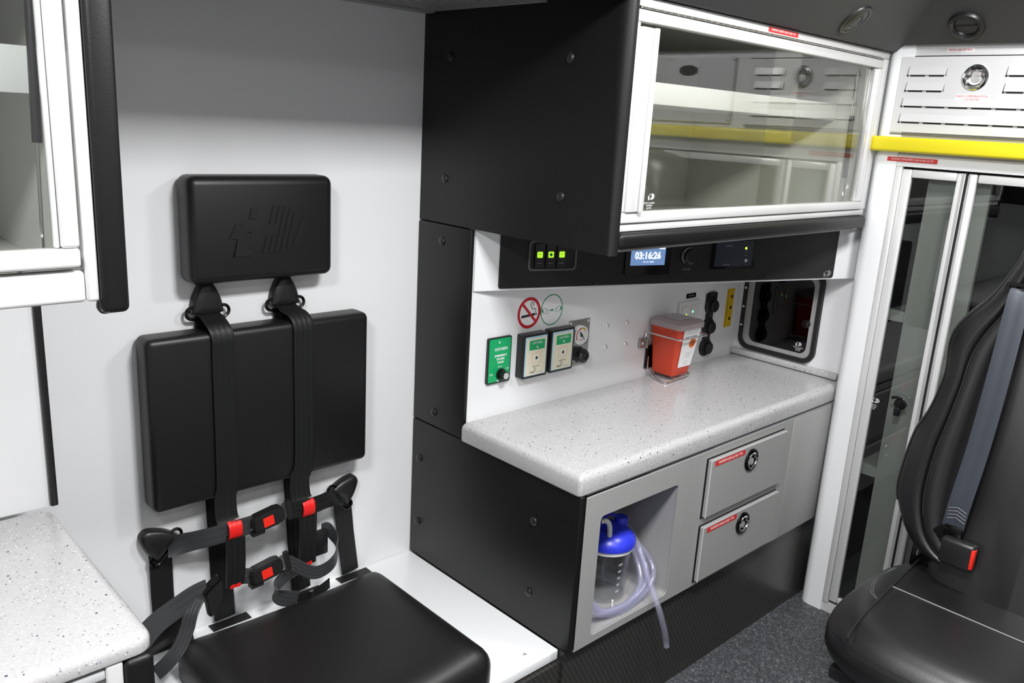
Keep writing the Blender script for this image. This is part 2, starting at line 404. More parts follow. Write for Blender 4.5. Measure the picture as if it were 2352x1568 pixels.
# carcass
bx('back_board', (1.5365, 1.972, 1.44), (2.94, 1.998, 2.004), 'inside_grey', C)
bx('bottom_board', (1.5365, 1.3005, 1.424), (2.94, 1.9715, 1.44), 'inside_grey', C)
bx('top_board', (1.5365, 1.3005, 1.992), (2.94, 1.9715, 2.004), 'inside_grey', C)
bx('end_board', (2.80, 1.3005, 1.4405), (2.84, 1.9715, 1.9915), 'inside_grey', C)
bx('inner_side', (1.5365, 1.3005, 1.4405), (1.545, 1.9715, 1.9915), 'inside_grey', C)
sh = bx('shelf', (1.546, 1.42, 1.79), (2.799, 1.971, 1.803), 'inside_grey', C)
bx('shelf_lip', (1.546, 1.398, 1.783), (2.799, 1.4195, 1.838), 'white', sh, .002)
# piano hinge
hg = bx('piano_hinge', (1.54, 1.254, 1.977), (2.79, 1.2615, 1.9815), 'steel', C)
kn = obj('knuckle', tube(BM(), [(1.545, 1.2535, 1.9795), (1.567, 1.2535, 1.9795)], .0022, 8), 'steel', hg)
for i in range(1, 46): copy_at(kn, (1.556 + i*.0268, 1.2535, 1.9795), hg)
red_label(C, FY(2.164, 1.2618, 1.9935), .155, .013, 'MAXIMUM CABINET LOAD 15 LBS / 7 KG')
D = bx('door', (1.537, 1.256, 1.950), (2.795, 1.285, 1.9765), 'alu', C, .004)
bx('rail', (1.537, 1.256, 1.501), (2.795, 1.285, 1.527), 'alu', D, .004)
bx('stile', (1.537, 1.256, 1.5275), (1.549, 1.285, 1.9495), 'alu', D, .003)
bx('pull_stile', (1.5495, 1.250, 1.5275), (1.604, 1.262, 1.940), 'alu', D, .003)
bx('pull_lip', (1.590, 1.243, 1.5275), (1.604, 1.2495, 1.940), 'alu', D, .002)
bx('stile', (2.765, 1.256, 1.5275), (2.795, 1.285, 1.9495), 'alu', D, .004)
bx('stile', (2.752, 1.262, 1.5275), (2.7645, 1.280, 1.9495), 'alu_bright', D, .003)
p1 = bx('pane', (1.605, 1.2655, 1.5275), (2.29, 1.2695, 1.9495), 'glass_tint', D)
p2 = bx('pane', (2.16, 1.2735, 1.5275), (2.752, 1.2775, 1.9495), 'glass_tint', D)
obj('etched_mark', logo(BM(), FY(1.655, 1.2650, 1.562), .026, 0, .0002), 'print_white', p1)
for i, s in enumerate(('SAFETY GLAZING', 'TEMPERED', 'AS-2 M4')): text(s, FY(1.652, 1.2652, 1.546 - i*.006), .0052, 'print_white', p1, 'etched_lettering', th=.0002)
obj('etched_mark', logo(BM(), FY(2.70, 1.2731, 1.575), .022, 0, .0002), 'print_white', p2)
# gas strut just behind the right stile
G = obj('gas_strut', tube(BM(), [(2.742, 1.312, 1.80), (2.757, 1.312, 1.60)], .0085, 14), 'black_plastic', C)
obj('rod', tube(BM(), [(2.731, 1.312, 1.935), (2.742, 1.312, 1.80)], .0045, 10), 'chrome', G)
obj('rod', tube(BM(), [(2.757, 1.312, 1.60), (2.764, 1.312, 1.535)], .0055, 10), 'chrome', G)

# ================================================================== middle padded panel
Pm = thing('padded_panel', (1.517, 1.88, .80), 'tall narrow black padded panel between overhead cabinet and counter', 'panel')
mp_ = obj('pad', box(BM(), (1.5105, 1.758, .802), (1.5255, 1.999, 1.4215), .004, 3), 'black_vinyl', Pm)
for (y, z) in ((1.886, 1.374), (1.896, .846)): snap_cap(mp_, 1.5105, y, z)

# ================================================================== angled switch console under the cabinet
K = thing('switch_console', (2.2, 1.55, 1.248), 'angled white console with black switch and display plate under the overhead cabinet', 'console')
bm = prism(BM(), [(1.527, 1.7595), (1.527, 1.7545), (2.942, 1.2915), (2.942, 1.7595)], 1.248, 1.4225, Matrix.Identity(4)); kb = obj('housing', bm, 'white_panel', K)
kd = V((.9505, -.311, 0)); KM = lambda s, z, off=0: frame(V((1.518, 1.757, z)) + kd*s + V((-.311, -.9505, 0))*off, kd, (0, 0, 1))
K0 = KM(0, 0)
plate = obj('face_plate', prism(BM(), rrect(.083, 1.369, 1.254, 1.421, .008, 4), .001, .004, K0), 'black_plate', K)
scw = obj('screw', dome(BM(), KM(.092, 1.263, .004), .0045, .003, 12), 'black_gloss', plate)
for s_, z_ in ((.403, 1.261), (.735, 1.263), (1.061, 1.266), (1.362, 1.263)): copy_at(scw, KM(s_, z_, .0055).translation, plate)
swp = obj('switch_bezel', ringprism(BM(), rrect(.172, .330, 1.304, 1.392, .012), rrect(.177, .325, 1.309, 1.387, .009), .004, .009, K0), 'grey_dark', plate)
obj('switch_recess', prism(BM(), rrect(.177, .325, 1.309, 1.387, .009), .004, .0045, K0), 'black', plate)
for s_ in (.207, .243, .279):
    sw = obj('rocker_switch', prism(BM(), rrect(s_-.015, s_+.015, 1.313, 1.383, .003, 2), .0045, .010, K0), 'black_gloss', plate)
    obj('lit_legend', prism(BM(), rrect(s_-.009, s_+.009, 1.3425, 1.3605, .0025, 2), .010, .0106, K0), 'lit_green', sw)
    if s_ == .243: obj('symbol', prism(BM(), rrect(s_-.004, s_+.004, 1.347, 1.356, .001, 1), .0106, .0108, K0), 'sign_green', sw)
    else: obj('symbol', prism(BM(), rrect(s_-.003, s_+.003, 1.352, 1.3535, .0005, 1), .0106, .0108, K0), 'sign_green', sw)
    obj('indicator_bar', prism(BM(), rrect(s_-.008, s_+.008, 1.3255, 1.3270, .0004, 1), .010, .0104, K0), 'print_grey', sw)
dp = obj('display', prism(BM(), rrect(.500, .664, 1.284, 1.400, .006, 3), .004, .012, K0), 'black_gloss', plate)
scr = obj('screen', prism(BM(), rrect(.517, .643, 1.314, 1.386, .001, 1), .012, .0125, K0), 'screen_blue', dp)
text('03:16:26', KM(.579, 1.3435, .0128), .0300, 'screen_white', scr, 'clock_digits', squeeze=.92, th=.0006, bold=.0010)
text('10 / 31 / 2025', KM(.582, 1.3245, .0128), .0070, 'screen_white', scr, 'date_digits', th=.0004)
obj('menu_icon', prism(BM(), rrect(.618, .640, 1.364, 1.374, .002, 2), .0125, .013, K0), 'screen_white', scr)
kmt = KM(.735, 1.340, .004)
kb_ = obj('volume_knob', lathe(BM(), [(.030, 0), (.030, .006), (.024, .009), (.0225, .022), (.019, .025), (0, .0255)], kmt, 32), 'black_plastic', plate)
obj('knob_ring', tube(BM(), [kmt @ V((.0262*math.cos(a*math.pi/16), .0262*math.sin(a*math.pi/16), .0095)) for a in range(32)], .0012, 6, True), 'chrome', kb_)
text('VOLUME', KM(.735, 1.297, .0043), .008, 'print_grey', plate, 'volume_lettering', th=.0003)
dv = obj('inverter_panel', prism(BM(), rrect(.828, 1.004, 1.296, 1.392, .004, 3), .004, .008, K0), 'black_gloss', plate)
obj('inverter_face', prism(BM(), rrect(.840, .992, 1.304, 1.386, .001, 1), .008, .0088, K0), 'device_face', dv)
text('vanner', KM(.893, 1.3715, .0090), .011, 'print_grey', dv, 'maker_lettering', th=.0003)
text('INVERTER', KM(.888, 1.309, .0090), .0065, 'print_grey', dv, 'inverter_lettering', th=.0003)
obj('power_led', lathe(BM(), [(.0042, 0), (.0042, .001), (0, .0018)], KM(.962, 1.3625, .0088), 12), 'led_lime', dv)
for z_ in (1.350, 1.339): text('- -  BATT', KM(.962, z_, .0090), .0055, 'print_grey', dv, 'status_lettering', th=.0003)
obj('push_button', lathe(BM(), [(.0055, 0), (.0055, .003), (.0045, .0042), (0, .0044)], KM(.966, 1.3225, .0088), 14), 'alu_bright', dv)
obj('emblem', logo(BM(), KM(1.337, 1.270, .004), .036, 0, .0004), 'print_grey', plate)

# ================================================================== worktop
W_ = thing('countertop', (2.22, 1.52, .80), 'long speckled light grey worktop with rounded front under the oxygen outlets', 'countertop')
obj('slab', slab(BM(), 1.503, 2.942, 1.279, 1.7595, .80, .86, .022, .005, .012), 'worktop', W_, angle=60)
bx('upstand', (2.922, 1.305, .8605), (2.9465, 1.759, .886), 'worktop', W_, .007, 3)

# ================================================================== base cabinet
B = thing('base_cabinet', (2.19, 1.6, .334), 'grey base cabinet with open niche and two drawers under the speckled worktop', 'cabinet')
# face sheet with the niche cut out
oc = rrect(1.5315, 2.0, .335, .789, .0005); ic = rrect(1.598, 1.945, .357, .720, .014)
obj('niche_surround', ringprism(BM(), oc, ic, 0, .006, FY(0, 1.2865, 0)), 'grey_face', B)
bx('drawer_surround', (2.0005, 1.2805, .335), (2.905, 1.2865, .789), 'grey_face', B)
bx('top_shadow_band', (1.5315, 1.290, .790), (2.905, 1.30, .7995), 'grey_dark', B)  # dark grey strip paints in the shadow line under the worktop edge
bx('flat_panel', (2.595, 1.2775, .338), (2.90, 1.2805, .786), 'grey_face', B, .001)
bx('side_trim', (1.5285, 1.279, .345), (1.5312, 1.30, .80), 'black_vinyl', B)
sp = obj('side_panel', box(BM(), (1.510, 1.2785, .337), (1.5282, 1.9995, .7995), .005, 3), 'black_vinyl', B)
for (y, z) in ((1.961, .675), (1.960, .455), (1.441, .668), (1.443, .449)): snap_cap(sp, 1.510, y, z)
# niche lining
obj('niche_lining', ringprism(BM(), rrect(1.595, 1.948, .354, .723, .016), rrect(1.598, 1.945, .357, .720, .014), -.3, 0, FY(0, 1.2875, 0)), 'grey_face', B)
bx('niche_back', (1.595, 1.588, .354), (1.948, 1.592, .723), 'grey_face', B)
def drawer(z0, z1):
    d = obj('drawer', box(BM(), (2.086, 1.266, z0), (2.533, 1.2795, z1), .002, 1), 'grey_face', B)
    bx('shadow_gap', (2.079, 1.2797, z0 - .006), (2.538, 1.2802, z1 + .004), 'black', d)
    bx('edge_strip', (2.086, 1.2652, z1 - .004), (2.533, 1.2672, z1 + .0005), 'alu', d)
    bx('edge_strip', (2.0845, 1.2652, z0), (2.0885, 1.2672, z1 - .0045), 'alu', d)
    ring_latch(d, FY(2.315, 1.266, z1 - .051), .038, rim='dark_metal')
    red_label(d, FY(2.19, 1.2658, z1 - .0145), .168, .017, 'MAXIMUM LOAD 2.2 LBS / 1 KG')
    return d
drawer(.573, .763); drawer(.352, .540)
# ================================================================== things on the counter wall (face at y = 1.76)
YW = 1.76
T = thing('no_smoking_sign', (1.758, YW, 1.106), 'round red no smoking sticker above the oxygen outlets', 'sign')
mt = FY(1.758, YW, 1.1585); r = .0515
obj('disc', prism(BM(), circ(0, 0, r, 40), 0, .0008, mt), 'white', T)
obj('red_ring', ringprism(BM(), circ(0, 0, r*.95, 40), circ(0, 0, r*.76, 40), .0008, .0012, mt), 'sign_red', T)
obj('cigarette', prism(BM(), [(-r*.62, -r*.27), (r*.50, -r*.20), (r*.50, -r*.05), (-r*.62, -r*.12)], .0008, .0010, mt), 'black', T)
for q in (.53, .60): obj('ember', prism(BM(), [(r*q, -r*.20), (r*(q+.045), -r*.20), (r*(q+.045), -r*.05), (r*q, -r*.05)], .0008, .0010, mt), 'black', T)
obj('smoke_curl', tube(BM(), spl([mt @ V((x*r, y*r, .0010)) for x, y in ((.52, .0), (.54, .14), (.45, .2), (.28, .22), (.18, .34), (.10, .47), (.14, .62), (.26, .62), (.34, .52), (.30, .42))], 4), .0011, 5), 'black', T)
bm = prism(BM(), [(-r*.86, -r*.085), (r*.86, -r*.085), (r*.86, r*.085), (-r*.86, r*.085)], .0011, .0014); xf(bm, mt @ Matrix.Rotation(math.radians(-45), 4, 'Z'))
obj('slash', bm, 'sign_red', T)
T = thing('seat_belt_sign', (1.857, YW, 1.106), 'round white fasten seat belt sticker with thin green rim', 'sign')
mt = FY(1.857, YW, 1.1575)
obj('disc', prism(BM(), circ(0, 0, r, 40), 0, .0008, mt), 'white', T)
obj('green_ring', ringprism(BM(), circ(0, 0, r*.96, 40), circ(0, 0, r*.90, 40), .0008, .0012, mt), 'sign_green', T)
for sx in (-1, 1):
    obj('hand', tube(BM(), spl([mt @ V((sx*x*r, y*r, .0010)) for x, y in ((.80, .10), (.62, .16), (.40, .06), (.28, -.08), (.40, -.18), (.62, -.16), (.80, -.06))], 4, True), .0006, 5, True), 'sign_green', T)
    obj('cuff', prism(BM(), [(sx*.70*r, -.12*r), (sx*.86*r, -.08*r), (sx*.86*r, .14*r), (sx*.76*r, .10*r)], .0008, .0011, mt), 'sign_green', T)
    obj('knuckle_line', prism(BM(), [(sx*.44*r, -.08*r), (sx*.47*r, -.08*r), (sx*.44*r, .08*r), (sx*.41*r, .08*r)], .0008, .0011, mt), 'sign_green', T)
obj('arrow', prism(BM(), [(-.16*r, -.06*r), (.06*r, -.06*r), (.06*r, -.10*r), (.18*r, -.02*r), (.06*r, .06*r), (.06*r, .02*r), (-.16*r, .02*r)], .0008, .0011, mt), 'sign_green', T)

T = thing('oxygen_bypass_valve', (1.638, YW, .958), 'flat green oxygen bypass valve plate with black knob', 'valve')
mt = FY(1.638, YW, 1.029)
obj('back_plate', prism(BM(), rrect(-.047, .047, -.071, .071, .006), 0, .008, mt), 'black_plastic', T)
fp = obj('face', prism(BM(), rrect(-.0425, .0425, -.066, .067, .004), .008, .0092, mt), 'green', T)
text('OXYGEN', mt @ Matrix.Translation((.004, .034, .0094)), .0125, 'print_white', fp, 'oxygen_lettering', bold=.0003)
for i, s in enumerate(('EMERGENCY', 'BY-PASS', 'VALVE')): text(s, mt @ Matrix.Translation((.004, .014 - i*.0105, .0094)), .0085, 'print_white', fp, 'valve_lettering', bold=.0004)
text('50 PSI', mt @ Matrix.Translation((.002, -.021, .0094)), .006, 'print_white', fp, 'pressure_lettering')
text('OFF', mt @ Matrix.Translation((-.031, -.042, .0094)), .008, 'print_white', fp, 'off_lettering')
text('ON', mt @ Matrix.Translation((.033, -.030, .0094)), .007, 'print_white', fp, 'on_lettering')
km = mt @ Matrix.Translation((.006, -.0435, .0092))
bm = BM(); n = 24
prism(bm, [((.0170 + .0010*(k % 2))*math.cos(2*math.pi*k/48), (.0170 + .0010*(k % 2))*math.sin(2*math.pi*k/48)) for k in range(48)], 0, .007, km)
prism(bm, [((.0128 + .0008*(k % 2))*math.cos(2*math.pi*k/48), (.0128 + .0008*(k % 2))*math.sin(2*math.pi*k/48)) for k in range(48)], .007, .026, km)
kk = obj('knob', bm, 'black_gloss', T, smooth=False); obj('knob_cap', lathe(BM(), [(.0102, .026), (.0102, .0268), (0, .0268)], km, 24), 'alu_bright', kk)
s1 = obj('screw', dome(BM(), mt @ Matrix.Translation((-.003, .055, .0092)), .004, .002, 12), 'alu_bright', T); copy_at(s1, (mt @ Matrix.Translation((-.003, -.0635, .0102))).translation, T)

def oxygen_outlet(x, z, label):
    T = thing('oxygen_outlet', (x, YW, z - .068), label, 'outlet', 'oxygen wall outlets')
    mt = FY(x, YW, z)
    obj('surround', prism(BM(), rrect(-.053, .053, -.069, .069, .004), 0, .030, mt), 'black_plastic', T)
    obj('lens_rim', prism(BM(), rrect(-.046, .046, -.062, .062, .003), .030, .0312, mt), 'pale_blue', T)
    f = obj('face', prism(BM(), rrect(-.0405, .0435, -.060, .056, .002), .0312, .0322, mt), 'cream', T)
    g = obj('green_label', prism(BM(), rrect(-.030, .036, .020, .050, .002), .0322, .0328, mt), 'green', f)
    text('OXYGEN', mt @ Matrix.Translation((.003, .0415, .0330)), .0105, 'print_white', g)
    obj('screw', dome(BM(), mt @ Matrix.Translation((.004, .0285, .0328)), .004, .002, 12), 'alu_bright', g)
    obj('socket_square', ringprism(BM(), rrect(-.017, .022, -.024, .010, .0006, 1), rrect(-.0165, .0215, -.0235, .0095, .0005, 1), .0322, .0324, mt), 'biohazard_orange', f)
    obj('socket', lathe(BM(), [(.008, .0322), (.008, .0336), (.006, .0336), (.0055, .0326), (0, .0326)], mt @ Matrix.Translation((.003, -.007, 0)), 18), 'white', f)
    obj('socket_bore', lathe(BM(), [(.0052, .0328), (0, .0329)], mt @ Matrix.Translation((.003, -.007, 0)), 14), 'black', f)
    text('PUSH TO LOCK', mt @ Matrix.Translation((.003, -.0335, .0324)), .0045, 'black', f, 'instruction_lettering')
    text('Ohio', mt @ Matrix.Translation((-.012, -.0515, .0324)), .0105, 'black', f, 'maker_lettering')
    obj('maker_mark', ringprism(BM(), circ(-.001, -.043, .0042, 12, .006), circ(-.001, -.043, .003, 12, .0045), .0322, .0325, mt), 'black', f)
    obj('maker_line', prism(BM(), rrect(.004, .034, -.0535, -.0525, .0002, 1), .0322, .0325, mt), 'print_grey', f)
oxygen_outlet(1.768, 1.029, 'cream oxygen outlet box next to the flat green valve plate')
oxygen_outlet(1.886, 1.030, 'cream oxygen outlet box touching the steel vacuum gauge plate')

T = thing('vacuum_regulator', (1.992, YW, .955), 'brushed steel regulator plate with round gauge and black knob', 'gauge')
mt = FY(1.992, YW, 1.032)
obj('plate', prism(BM(), [(-.050, -.078), (.050, -.078), (.050, .078), (-.050, .078)], 0, .0025, mt), 'steel', T)
gm = mt @ Matrix.Translation((-.001, .028, .0025))
gb = obj('gauge_case', lathe(BM(), [(.032, 0), (.032, .012), (.030, .014), (.0275, .014), (.027, .011), (0, .011)], gm, 36), 'white', T)
def arc(r0, r1, a0, a1, n=14): return [(r1*math.cos(math.radians(a0+(a1-a0)*k/n)), r1*math.sin(math.radians(a0+(a1-a0)*k/n))) for k in range(n+1)] + [(r0*math.cos(math.radians(a1+(a0-a1)*k/n)), r0*math.sin(math.radians(a1+(a0-a1)*k/n))) for k in range(n+1)]
obj('red_arc', prism(BM(), arc(.0205, .0255, 95, 215), .011, .0114, gm), 'red', gb)
obj('yellow_arc', prism(BM(), arc(.0205, .0255, 35, 93), .011, .0114, gm), 'sticker_yellow', gb)
for a in range(-40, 221, 20): obj('tick', prism(BM(), arc(.0225, .026, a-1.3, a+1.3, 1), .0115, .0117, gm), 'black', gb)
obj('needle', prism(BM(), [(-.0085, .0105), (-.003, .0115), (.0165, -.0165), (.0150, -.0170)], .0120, .0126, gm), 'black', gb)
obj('needle_hub', lathe(BM(), [(.005, .0118), (.005, .014), (0, .0143)], gm, 16), 'black', gb)
text('mmHg', gm @ Matrix.Translation((0, -.0155, .0115)), .0055, 'red', gb, 'unit_lettering')
obj('gauge_glass', lathe(BM(), [(.0272, .0134), (0, .0140)], gm, 32), 'glass_clear', gb)
km = mt @ Matrix.Translation((.004, -.040, .0025)); bm = BM()
lathe(bm, [(.027, 0), (.027, .004), (.0235, .006), (.0235, .026), (.019, .032), (.011, .033), (.010, .029), (0, .029)], km, 10); obj('regulator_knob', bm, 'black_plastic', T, angle=20)
s1 = obj('screw', dome(BM(), mt @ Matrix.Translation((-.043, .070, .0025)), .0048, .003, 12), 'alu_bright', T)
for (a, b) in ((.043, .070), (-.043, -.070), (.043, -.070), (-.022, -.003), (.020, .000)): copy_at(s1, (mt @ V((a, b, .004))), T)
text('-RICO', mt @ Matrix.Translation((-.033, -.055, .0027)), .010, 'black', T, 'maker_lettering')
obj('maker_bar', prism(BM(), rrect(-.047, -.042, -.0585, -.0505, .0004, 1), .0025, .0028, mt), 'sign_red', T)
text('VACUUM REGULATOR', mt @ Matrix.Translation((-.006, -.068, .0027)), .0062, 'print_grey', T, 'regulator_lettering')
text('INCREASE', mt @ Matrix.Translation((.030, -.006, .0027)), .005, 'print_grey', T, 'increase_lettering')

# ---- sharps container in its wire holder
S = thing('sharps_container', (2.43, 1.69, .877), 'orange red sharps container with clear lid on the counter', 'container')
obj('tub', loft(BM(), [(2.383, 2.474, 1.650, 1.740, .010, .877), (2.379, 2.478, 1.646, 1.742, .012, .882), (2.358, 2.490, 1.620, 1.746, .014, 1.060)]), 'sharps_red', S)
ld = obj('lid', loft(BM(), [(2.352, 2.500, 1.612, 1.752, .016, 1.054), (2.352, 2.500, 1.612, 1.752, .016, 1.072), (2.358, 2.494, 1.618, 1.746, .016, 1.079), (2.370, 2.482, 1.630, 1.734, .016, 1.082)]), 'milky', S)
obj('lid_flap', loft(BM(), [(2.388, 2.466, 1.648, 1.72, .01, 1.0825), (2.391, 2.463, 1.651, 1.717, .01, 1.088)]), 'milky', ld)
lm = frame((2.430, 1.6320, .972), (1, 0, 0), (0, -.0260, .178))
lb = obj('paper_label', prism(BM(), [(-.034, -.062), (.040, -.062), (.054, .080), (-.044, .080)], .0008, .0016, lm), 'white', S)
obj('biohazard_disc', prism(BM(), circ(.020, .028, .0195, 28), .0016, .0020, lm), 'biohazard_orange', lb)
for a in (90, 210, 330):
    c_ = (.020 + .007*math.cos(math.radians(a)), .028 + .007*math.sin(math.radians(a)))
    obj('biohazard_loop', ringprism(BM(), circ(*c_, .0070, 16), circ(*c_, .0047, 16), .0020, .0023, lm), 'black', lb)
text('SHARPS CONTAINER', lm @ Matrix.Translation((.004, .052, .0018)), .0075, 'black', lb, 'title_lettering')
for y_ in (.072, .064): obj('print_line', prism(BM(), rrect(-.028, .040, y_, y_ + .0012, .0003, 1), .0016, .0018, lm), 'print_grey', lb)
for i, y_ in enumerate((-.010, -.018, -.026, -.044, -.052)): obj('print_line', prism(BM(), rrect(-.006, .032 - .004*i, y_, y_ + .0012, .0003, 1), .0016, .0018, lm), 'print_grey', lb)
R = thing('wire_bracket', (2.42, 1.70, .862), 'bent steel wire holder around the orange sharps container', 'bracket')
wr = .0032
obj('upper_loop', tube(BM(), spl([(2.343, 1.756, .99), (2.343, 1.750, 1.018), (2.343, 1.735, 1.025), (2.346, 1.620, 1.025), (2.356, 1.607, 1.025), (2.372, 1.604, 1.025), (2.485, 1.604, 1.025), (2.503, 1.607, 1.025), (2.511, 1.622, 1.025), (2.516, 1.73, 1.025), (2.52, 1.752, 1.025)], 4), wr, 7), 'steel_wire', R)
obj('lower_cradle', tube(BM(), spl([(2.372, 1.754, .93), (2.372, 1.750, .880), (2.370, 1.735, .8745), (2.352, 1.70, .867), (2.335, 1.655, .8645), (2.345, 1.640, .8645), (2.38, 1.640, .8645), (2.40, 1.642, .870), (2.43, 1.640, .8735), (2.475, 1.645, .8735), (2.49, 1.66, .8735), (2.50, 1.72, .8735), (2.50, 1.752, .8735)], 5), wr, 7), 'steel_wire', R)
obj('cross_wire', tube(BM(), spl([(2.43, 1.752, .8735), (2.425, 1.72, .8735), (2.405, 1.68, .8735), (2.395, 1.645, .8700)], 4), wr, 7), 'steel_wire', R)
bx('clip', (2.312, 1.748, .968), (2.352, 1.7595, 1.002), 'steel', R, .002)
bx('clip_tongue', (2.337, 1.735, .968), (2.3425, 1.748, 1.002), 'steel', R, .001)
obj('screw', dome(BM(), FY(2.324, 1.748, .986), .006, .004, 12), 'alu_bright', R)
bx('back_strip', (2.358, 1.7525, .885), (2.45, 1.7595, .97), 'dark_metal', R, .001)
# ---- power outlets
T = thing('power_outlet', (2.595, YW, 1.0), 'white double power outlet plate with green lights behind the sharps container', 'outlet')
mt = FY(2.595, YW, 1.046)
obj('plate', prism(BM(), rrect(-.065, .065, -.062, .062, .004), 0, .007, mt), 'outlet_white', T)
for sx in (-1, 1):
    so = obj('socket_insert', prism(BM(), rrect(sx*.028 - .018, sx*.028 + .018, -.045, .045, .003), .007, .010, mt), 'outlet_white', T)
    for zz in (-.025, .012):
        for dx in (-.006, .006): obj('slot', prism(BM(), rrect(sx*.028 + dx - .001, sx*.028 + dx + .001, zz - .004, zz + .004, .0003, 1), .010, .0102, mt), 'black', so)
    obj('indicator', lathe(BM(), [(.004, .010), (.004, .0112), (0, .0118)], mt @ Matrix.Translation((sx*.020, .022 if sx > 0 else .013, 0)), 12), 'led_green' if sx > 0 else 'led_lime', so)
T = thing('tape_label', (2.607, YW, 1.122), 'small black printed label above the white power outlet', 'label')
mt = FY(2.607, YW, 1.1285); obj('strip', prism(BM(), rrect(-.030, .030, -.009, .009, .001, 1), 0, .001, mt), 'black_gloss', T); text('INVERTER', mt @ Matrix.Translation((0, 0, .0011)), .008, 'print_grey', T)
def round_socket(x, z, label, k):
    T = thing('round_socket', (x, YW, z - .036), label, 'socket', 'round black sockets on the counter wall')
    mt = FY(x, YW, z)
    if k == 0: obj('flange', prism(BM(), rrect(-.035, .035, .0, .048, .003), 0, .006, mt), 'black_plastic', T)
    obj('body', lathe(BM(), [(.036, 0), (.036, .007), (.032, .012), (0, .014)], mt, 28), 'rubber', T)
    obj('cap', lathe(BM(), [(.024, .010), (.024, .022), (.021, .025), (0, .026)], mt @ Matrix.Translation((.004, -.002, 0)), 24), 'rubber', T)
    tb = prism(BM(), rrect(-.020, .020, .028, .052, .004), 0, .008, mt); tg = obj('label_tab', tb, 'black_plastic', T)
    text('12 VDC' if k != 2 else 'USB', mt @ Matrix.Translation((0, .043, .0083)), .008, 'print_grey', tg)
    return T
round_socket(2.742, 1.078, 'uppermost round black socket beside the yellow label', 0)
round_socket(2.738, .994, 'middle one of three round black sockets', 1)
round_socket(2.735, .912, 'lowest round black socket just above the worktop', 2)
T = thing('warning_label', (2.879, YW, .975), 'tall yellow warning sticker next to the cabinet window', 'label')
mt = FY(2.879, YW, 1.052)
obj('sheet', prism(BM(), rrect(-.026, .026, -.078, .078, .002, 2), 0, .0008, mt), 'sticker_yellow', T)
for z_ in (.045, .0, -.045):
    obj('pictogram', prism(BM(), [(.010 + .008*math.cos(math.radians(a)), z_ + .008*math.sin(math.radians(a))) for a in (90, 162, 234, 306, 18)], .0008, .0012, mt), 'black', T)
text('CAUTION  MAXIMUM POWER OUTPUT 15 AMPS', mt @ Matrix.Translation((-.016, 0, .0010)) @ Matrix.Rotation(math.radians(90), 4, 'Z'), .0072, 'black', T, squeeze=.9)
# ---- tinted sliding window in the forward wall beside the counter (face x = 2.947)
Wn = struct(link(bpy.data.objects.new('window_1', None), None, (2.947, 1.57, .893)))
Wn['label'] = 'dark tinted hatch window with rounded corners at the counter end'
XWF = 2.9465; fm = frame((XWF, 0, 0), (0, -1, 0), (0, 0, 1))
Y0, Y1, Z0, Z1 = -1.735, -1.408, .893, 1.245     # r axis is -y
obj('gasket', ringprism(BM(), rrect(Y0, Y1, Z0, Z1, .045, 8), rrect(Y0 + .017, Y1 - .016, Z0 + .017, Z1 - .016, .034, 8), 0, .016, fm), 'rubber', Wn)
obj('window_frame', ringprism(BM(), rrect(Y0 + .013, Y1 - .013, Z0 + .013, Z1 - .013, .036, 8), rrect(Y0 + .042, Y1 - .036, Z0 + .032, Z1 - .032, .03, 8), 0, .011, fm), 'grey_face', Wn)
pn = obj('pane', prism(BM(), rrect(Y0 + .042, Y1 - .036, Z0 + .032, Z1 - .032, .03, 8), .001, .006, fm), 'glass_dark', Wn)
obj('backing', prism(BM(), rrect(Y0 + .012, Y1 - .012, Z0 + .012, Z1 - .012, .036, 8), -.0003, .0004, fm), 'black', Wn)
k_ = obj('window_knob', lathe(BM(), [(.016, 0), (.016, .012), (.013, .016), (0, .017)], frame((XWF - .009, 1.455, 1.045), (0, -1, 0), (0, 0, 1)), 20), 'black_gloss', Wn)
s1 = obj('screw', dome(BM(), frame((XWF - .016, 1.727, 1.135), (0, -1, 0), (0, 0, 1)), .005, .003, 12), 'alu_bright', Wn)
for z_ in (1.06, .985): copy_at(s1, (XWF - .0175, 1.727, z_), Wn)
obj('etched_mark', logo(BM(), frame((XWF - .0062, 1.480, .960), (0, -1, 0), (0, 0, 1)), .026, 0, .0002), 'print_white', pn)
for i, s in enumerate(('SAFETY GLAZING', 'TEMPERED', 'AS-2 M4')): text(s, frame((XWF - .0062, 1.478, .946 - i*.006), (0, -1, 0), (0, 0, 1)), .0052, 'print_white', pn, 'etched_lettering', th=.0002)

# ================================================================== suction canister and tubing in the niche
J = thing('suction_canister', (1.775, 1.385, .357), 'clear suction jar with royal blue lid in the cabinet niche', 'canister')
cx, cy = 1.797, 1.408; cm = Matrix.Translation((cx, cy, 0))
obj('foot_rod', tube(BM(), [(cx - .045, cy - .075, .3575), (cx - .045, cy - .075, .385)], .003, 8), 'white', J)
jr = obj('jar', lathe(BM(), [(0, .362), (.060, .362), (.066, .368), (.072, .519), (.074, .525), (.072, .525), (.069, .517), (.063, .370), (0, .366)], cm, 36), 'clear_plastic', J)
for i in range(5): text('%d00' % (2*i + 2), frame((cx - .018, cy - .0665 - .001*i, .40 + i*.022), (1, 0, 0), (0, 0, 1)), .009, 'print_white', jr, 'volume_mark', th=.0002)
obj('white_rim', lathe(BM(), [(.076, .518), (.0785, .520), (.0785, .531), (.075, .533)], cm, 36), 'white', J)
lid = obj('lid', lathe(BM(), [(.075, .529), (.083, .532), (.084, .546), (.080, .554), (.067, .568), (.049, .578), (.033, .582), (0, .583)], cm, 36), 'blue_plastic', J)
def port(dx, dy, r, h0, h1, name='port', m='blue_plastic'): return obj(name, lathe(BM(), [(r, h0), (r, h1 - .004), (r*.9, h1), (0, h1 + .001)], cm @ Matrix.Translation((dx, dy, 0)), 18), m, lid)
